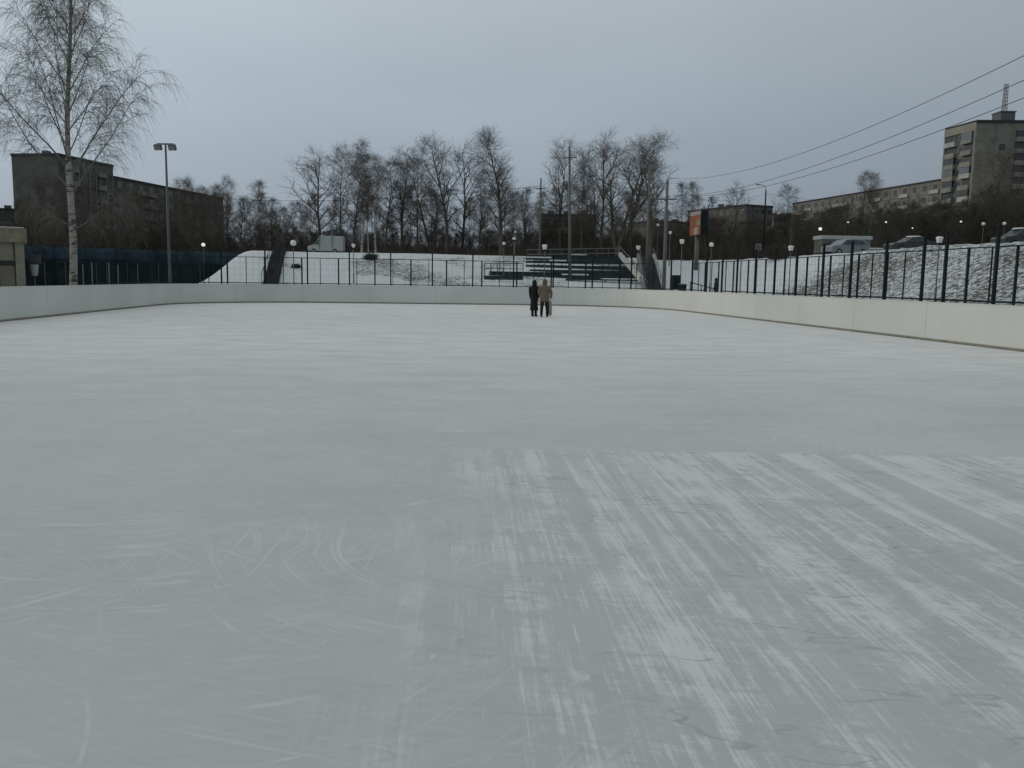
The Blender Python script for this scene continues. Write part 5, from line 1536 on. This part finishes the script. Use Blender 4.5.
f1 = atz(534.0, 316.4, 0.0); f2 = atz(544.2, 317.0, 0.0)
make_person((f1.x, f1.y, 0.0), -0.35, 'person in an ankle-length black hooded coat, left of the pair on the ice', 1.70,
    [(0, 0, .30, .205, .17), (0, 0, .34, .21, .175), (-.015, 0, .6, .175, .15), (0, 0, .85, .165, .14), (0, 0, 1.05, .16, .13), (0, 0, 1.25, .175, .135), (0, 0, 1.38, .205, .14), (0, 0, 1.455, .16, .12), (0, 0, 1.51, .09, .09)],
    MT['coat_black'], MT['coat_black'], MT['trouser_dark'],
    ((-.20, -.01, 1.12), (-.20, .06, .86)), ((.20, 0.0, 1.12), (.17, .14, .95)), stride=0.03, feet=0.075)
p2_ = make_person((f2.x, f2.y, 0.0), -0.08, 'person in a brown hooded jacket and dark trousers, right of the pair on the ice', 1.74,
    [(0, 0, .72, .235, .17), (0, 0, .76, .24, .175), (0, 0, .95, .225, .165), (0, 0, 1.1, .21, .155), (0, 0, 1.25, .21, .15), (0, 0, 1.38, .205, .14), (0, 0, 1.45, .14, .115), (0, 0, 1.5, .09, .09)],
    MT['coat_beige'], MT['fur_beige'], MT['trouser_dark'],
    ((-.25, -.02, 1.13), (-.22, .12, .98)), ((.30, -.04, 1.14), (.30, .05, .90)), stride=0.05, feet=0.13)
# pale narrow bag hanging from the right hand
k = 1.74 / 1.75
bg = MB(); bx0, by0 = 0.27, 0.10
bg.rings([(bx0, by0, .06, .05, .04), (bx0, by0, .10, .075, .06), (bx0 + .0, by0, .45, .085, .065), (bx0, by0, .68, .07, .05), (bx0, by0, .74, .04, .03)], 14)
bo = empty('cloth_bag', (f2.x, f2.y, 0), -0.08); bg.build('body', MT['bag_pale'], bo, smooth=True)
MB().tube([Vector((bx0, by0, .73)), Vector((bx0 + .02, by0 - .02, .84)), Vector((bx0 + .03, by0 - .03, .88))], .012, 6).build('strap', MT['bag_pale'], bo)
tag(bo, 'long pale narrow bag hanging from the right hand of the person in brown', 'bag')
q = gp(716.5, 63)
make_person((q.x, q.y, q.z), 1.2, 'small dark figure walking behind the fence below the billboard', 1.72,
    [(0, 0, .78, .19, .15), (0, 0, .95, .185, .145), (0, 0, 1.15, .18, .14), (0, 0, 1.35, .19, .135), (0, 0, 1.45, .12, .1), (0, 0, 1.5, .08, .08)],
    MT['jacket_blue'], MT['jacket_blue'], MT['trouser_dark'],
    ((-.23, -.04, 1.13), (-.24, .12, .93)), ((.23, .04, 1.13), (.24, .2, .98)), stride=0.12, feet=0.1)

# ------------------------------------------------------------------ light
w = bpy.data.worlds.new('World'); scn.world = w; w.use_nodes = True
nt = w.node_tree; bgn = nt.nodes['Background']
sky = nt.nodes.new('ShaderNodeTexSky'); sky.sky_type = 'NISHITA'; sky.sun_disc = False
SUN_EL, SUN_AZ = R(14), R(-75)         # sun behind cloud, low on the left
sky.sun_elevation = SUN_EL; sky.sun_rotation = SUN_AZ; sky.dust_density = 3
tcn = nt.nodes.new('ShaderNodeTexCoord').outputs['Generated']
sp_ = nt.nodes.new('ShaderNodeSeparateXYZ'); nt.links.new(tcn, sp_.inputs[0])
ramp = nt.nodes.new('ShaderNodeValToRGB'); cr = ramp.color_ramp
cr.elements[0].position = 0.0; cr.elements[0].color = (0.225, 0.268, 0.33, 1)
cr.elements[1].position = 1.0; cr.elements[1].color = (0.49, 0.53, 0.51, 1)
for p, c in ((0.08, (0.262, 0.312, 0.368)), (0.165, (0.318, 0.375, 0.428)), (0.29, (0.405, 0.462, 0.503)), (0.6, (0.47, 0.515, 0.515))):
    e = cr.elements.new(p); e.color = (*c, 1)
nt.links.new(math_n(nt, 'MAXIMUM', sp_.outputs[2], 0.0), ramp.inputs['Fac'])
# cloud unevenness and the lighter side of the sky (left)
cl = noise(nt, mapping(nt, tcn, 0.3, (1.2, 1.2, 4.0)), 1.6, 5, 0.5)
clr = maprange(nt, cl, 0.25, 0.75, 0.93, 1.07, False)
lft = maprange(nt, sp_.outputs[0], -0.7, 0.7, 1.29, 0.72, False)
mul = math_n(nt, 'MULTIPLY', clr, lft)
vm = nt.nodes.new('ShaderNodeVectorMath'); vm.operation = 'SCALE'
nt.links.new(ramp.outputs['Color'], vm.inputs[0]); nt.links.new(math_n(nt, 'MULTIPLY', mul, 10.0), vm.inputs['Scale'])
mx = mixc(nt, 0.93, sky.outputs['Color'], vm.outputs[0])
nt.links.new(mx, bgn.inputs['Color']); bgn.inputs['Strength'].default_value = 0.1
sl = bpy.data.lights.new('sun', 'SUN'); sl.energy = 0.5; sl.angle = R(25); sl.color = (1, 0.93, 0.82)
so = bpy.data.objects.new('sun', sl); COL.objects.link(so)
sd_ = Vector((sin(SUN_AZ) * cos(SUN_EL), cos(SUN_AZ) * cos(SUN_EL), sin(SUN_EL)))
so.rotation_euler = sd_.to_track_quat('Z', 'Y').to_euler()

scn.render.engine = 'CYCLES'
scn.view_settings.view_transform = 'Standard'
scn.view_settings.look = 'None'
scn.view_settings.exposure = 0.12
scn.view_settings.gamma = 1.0
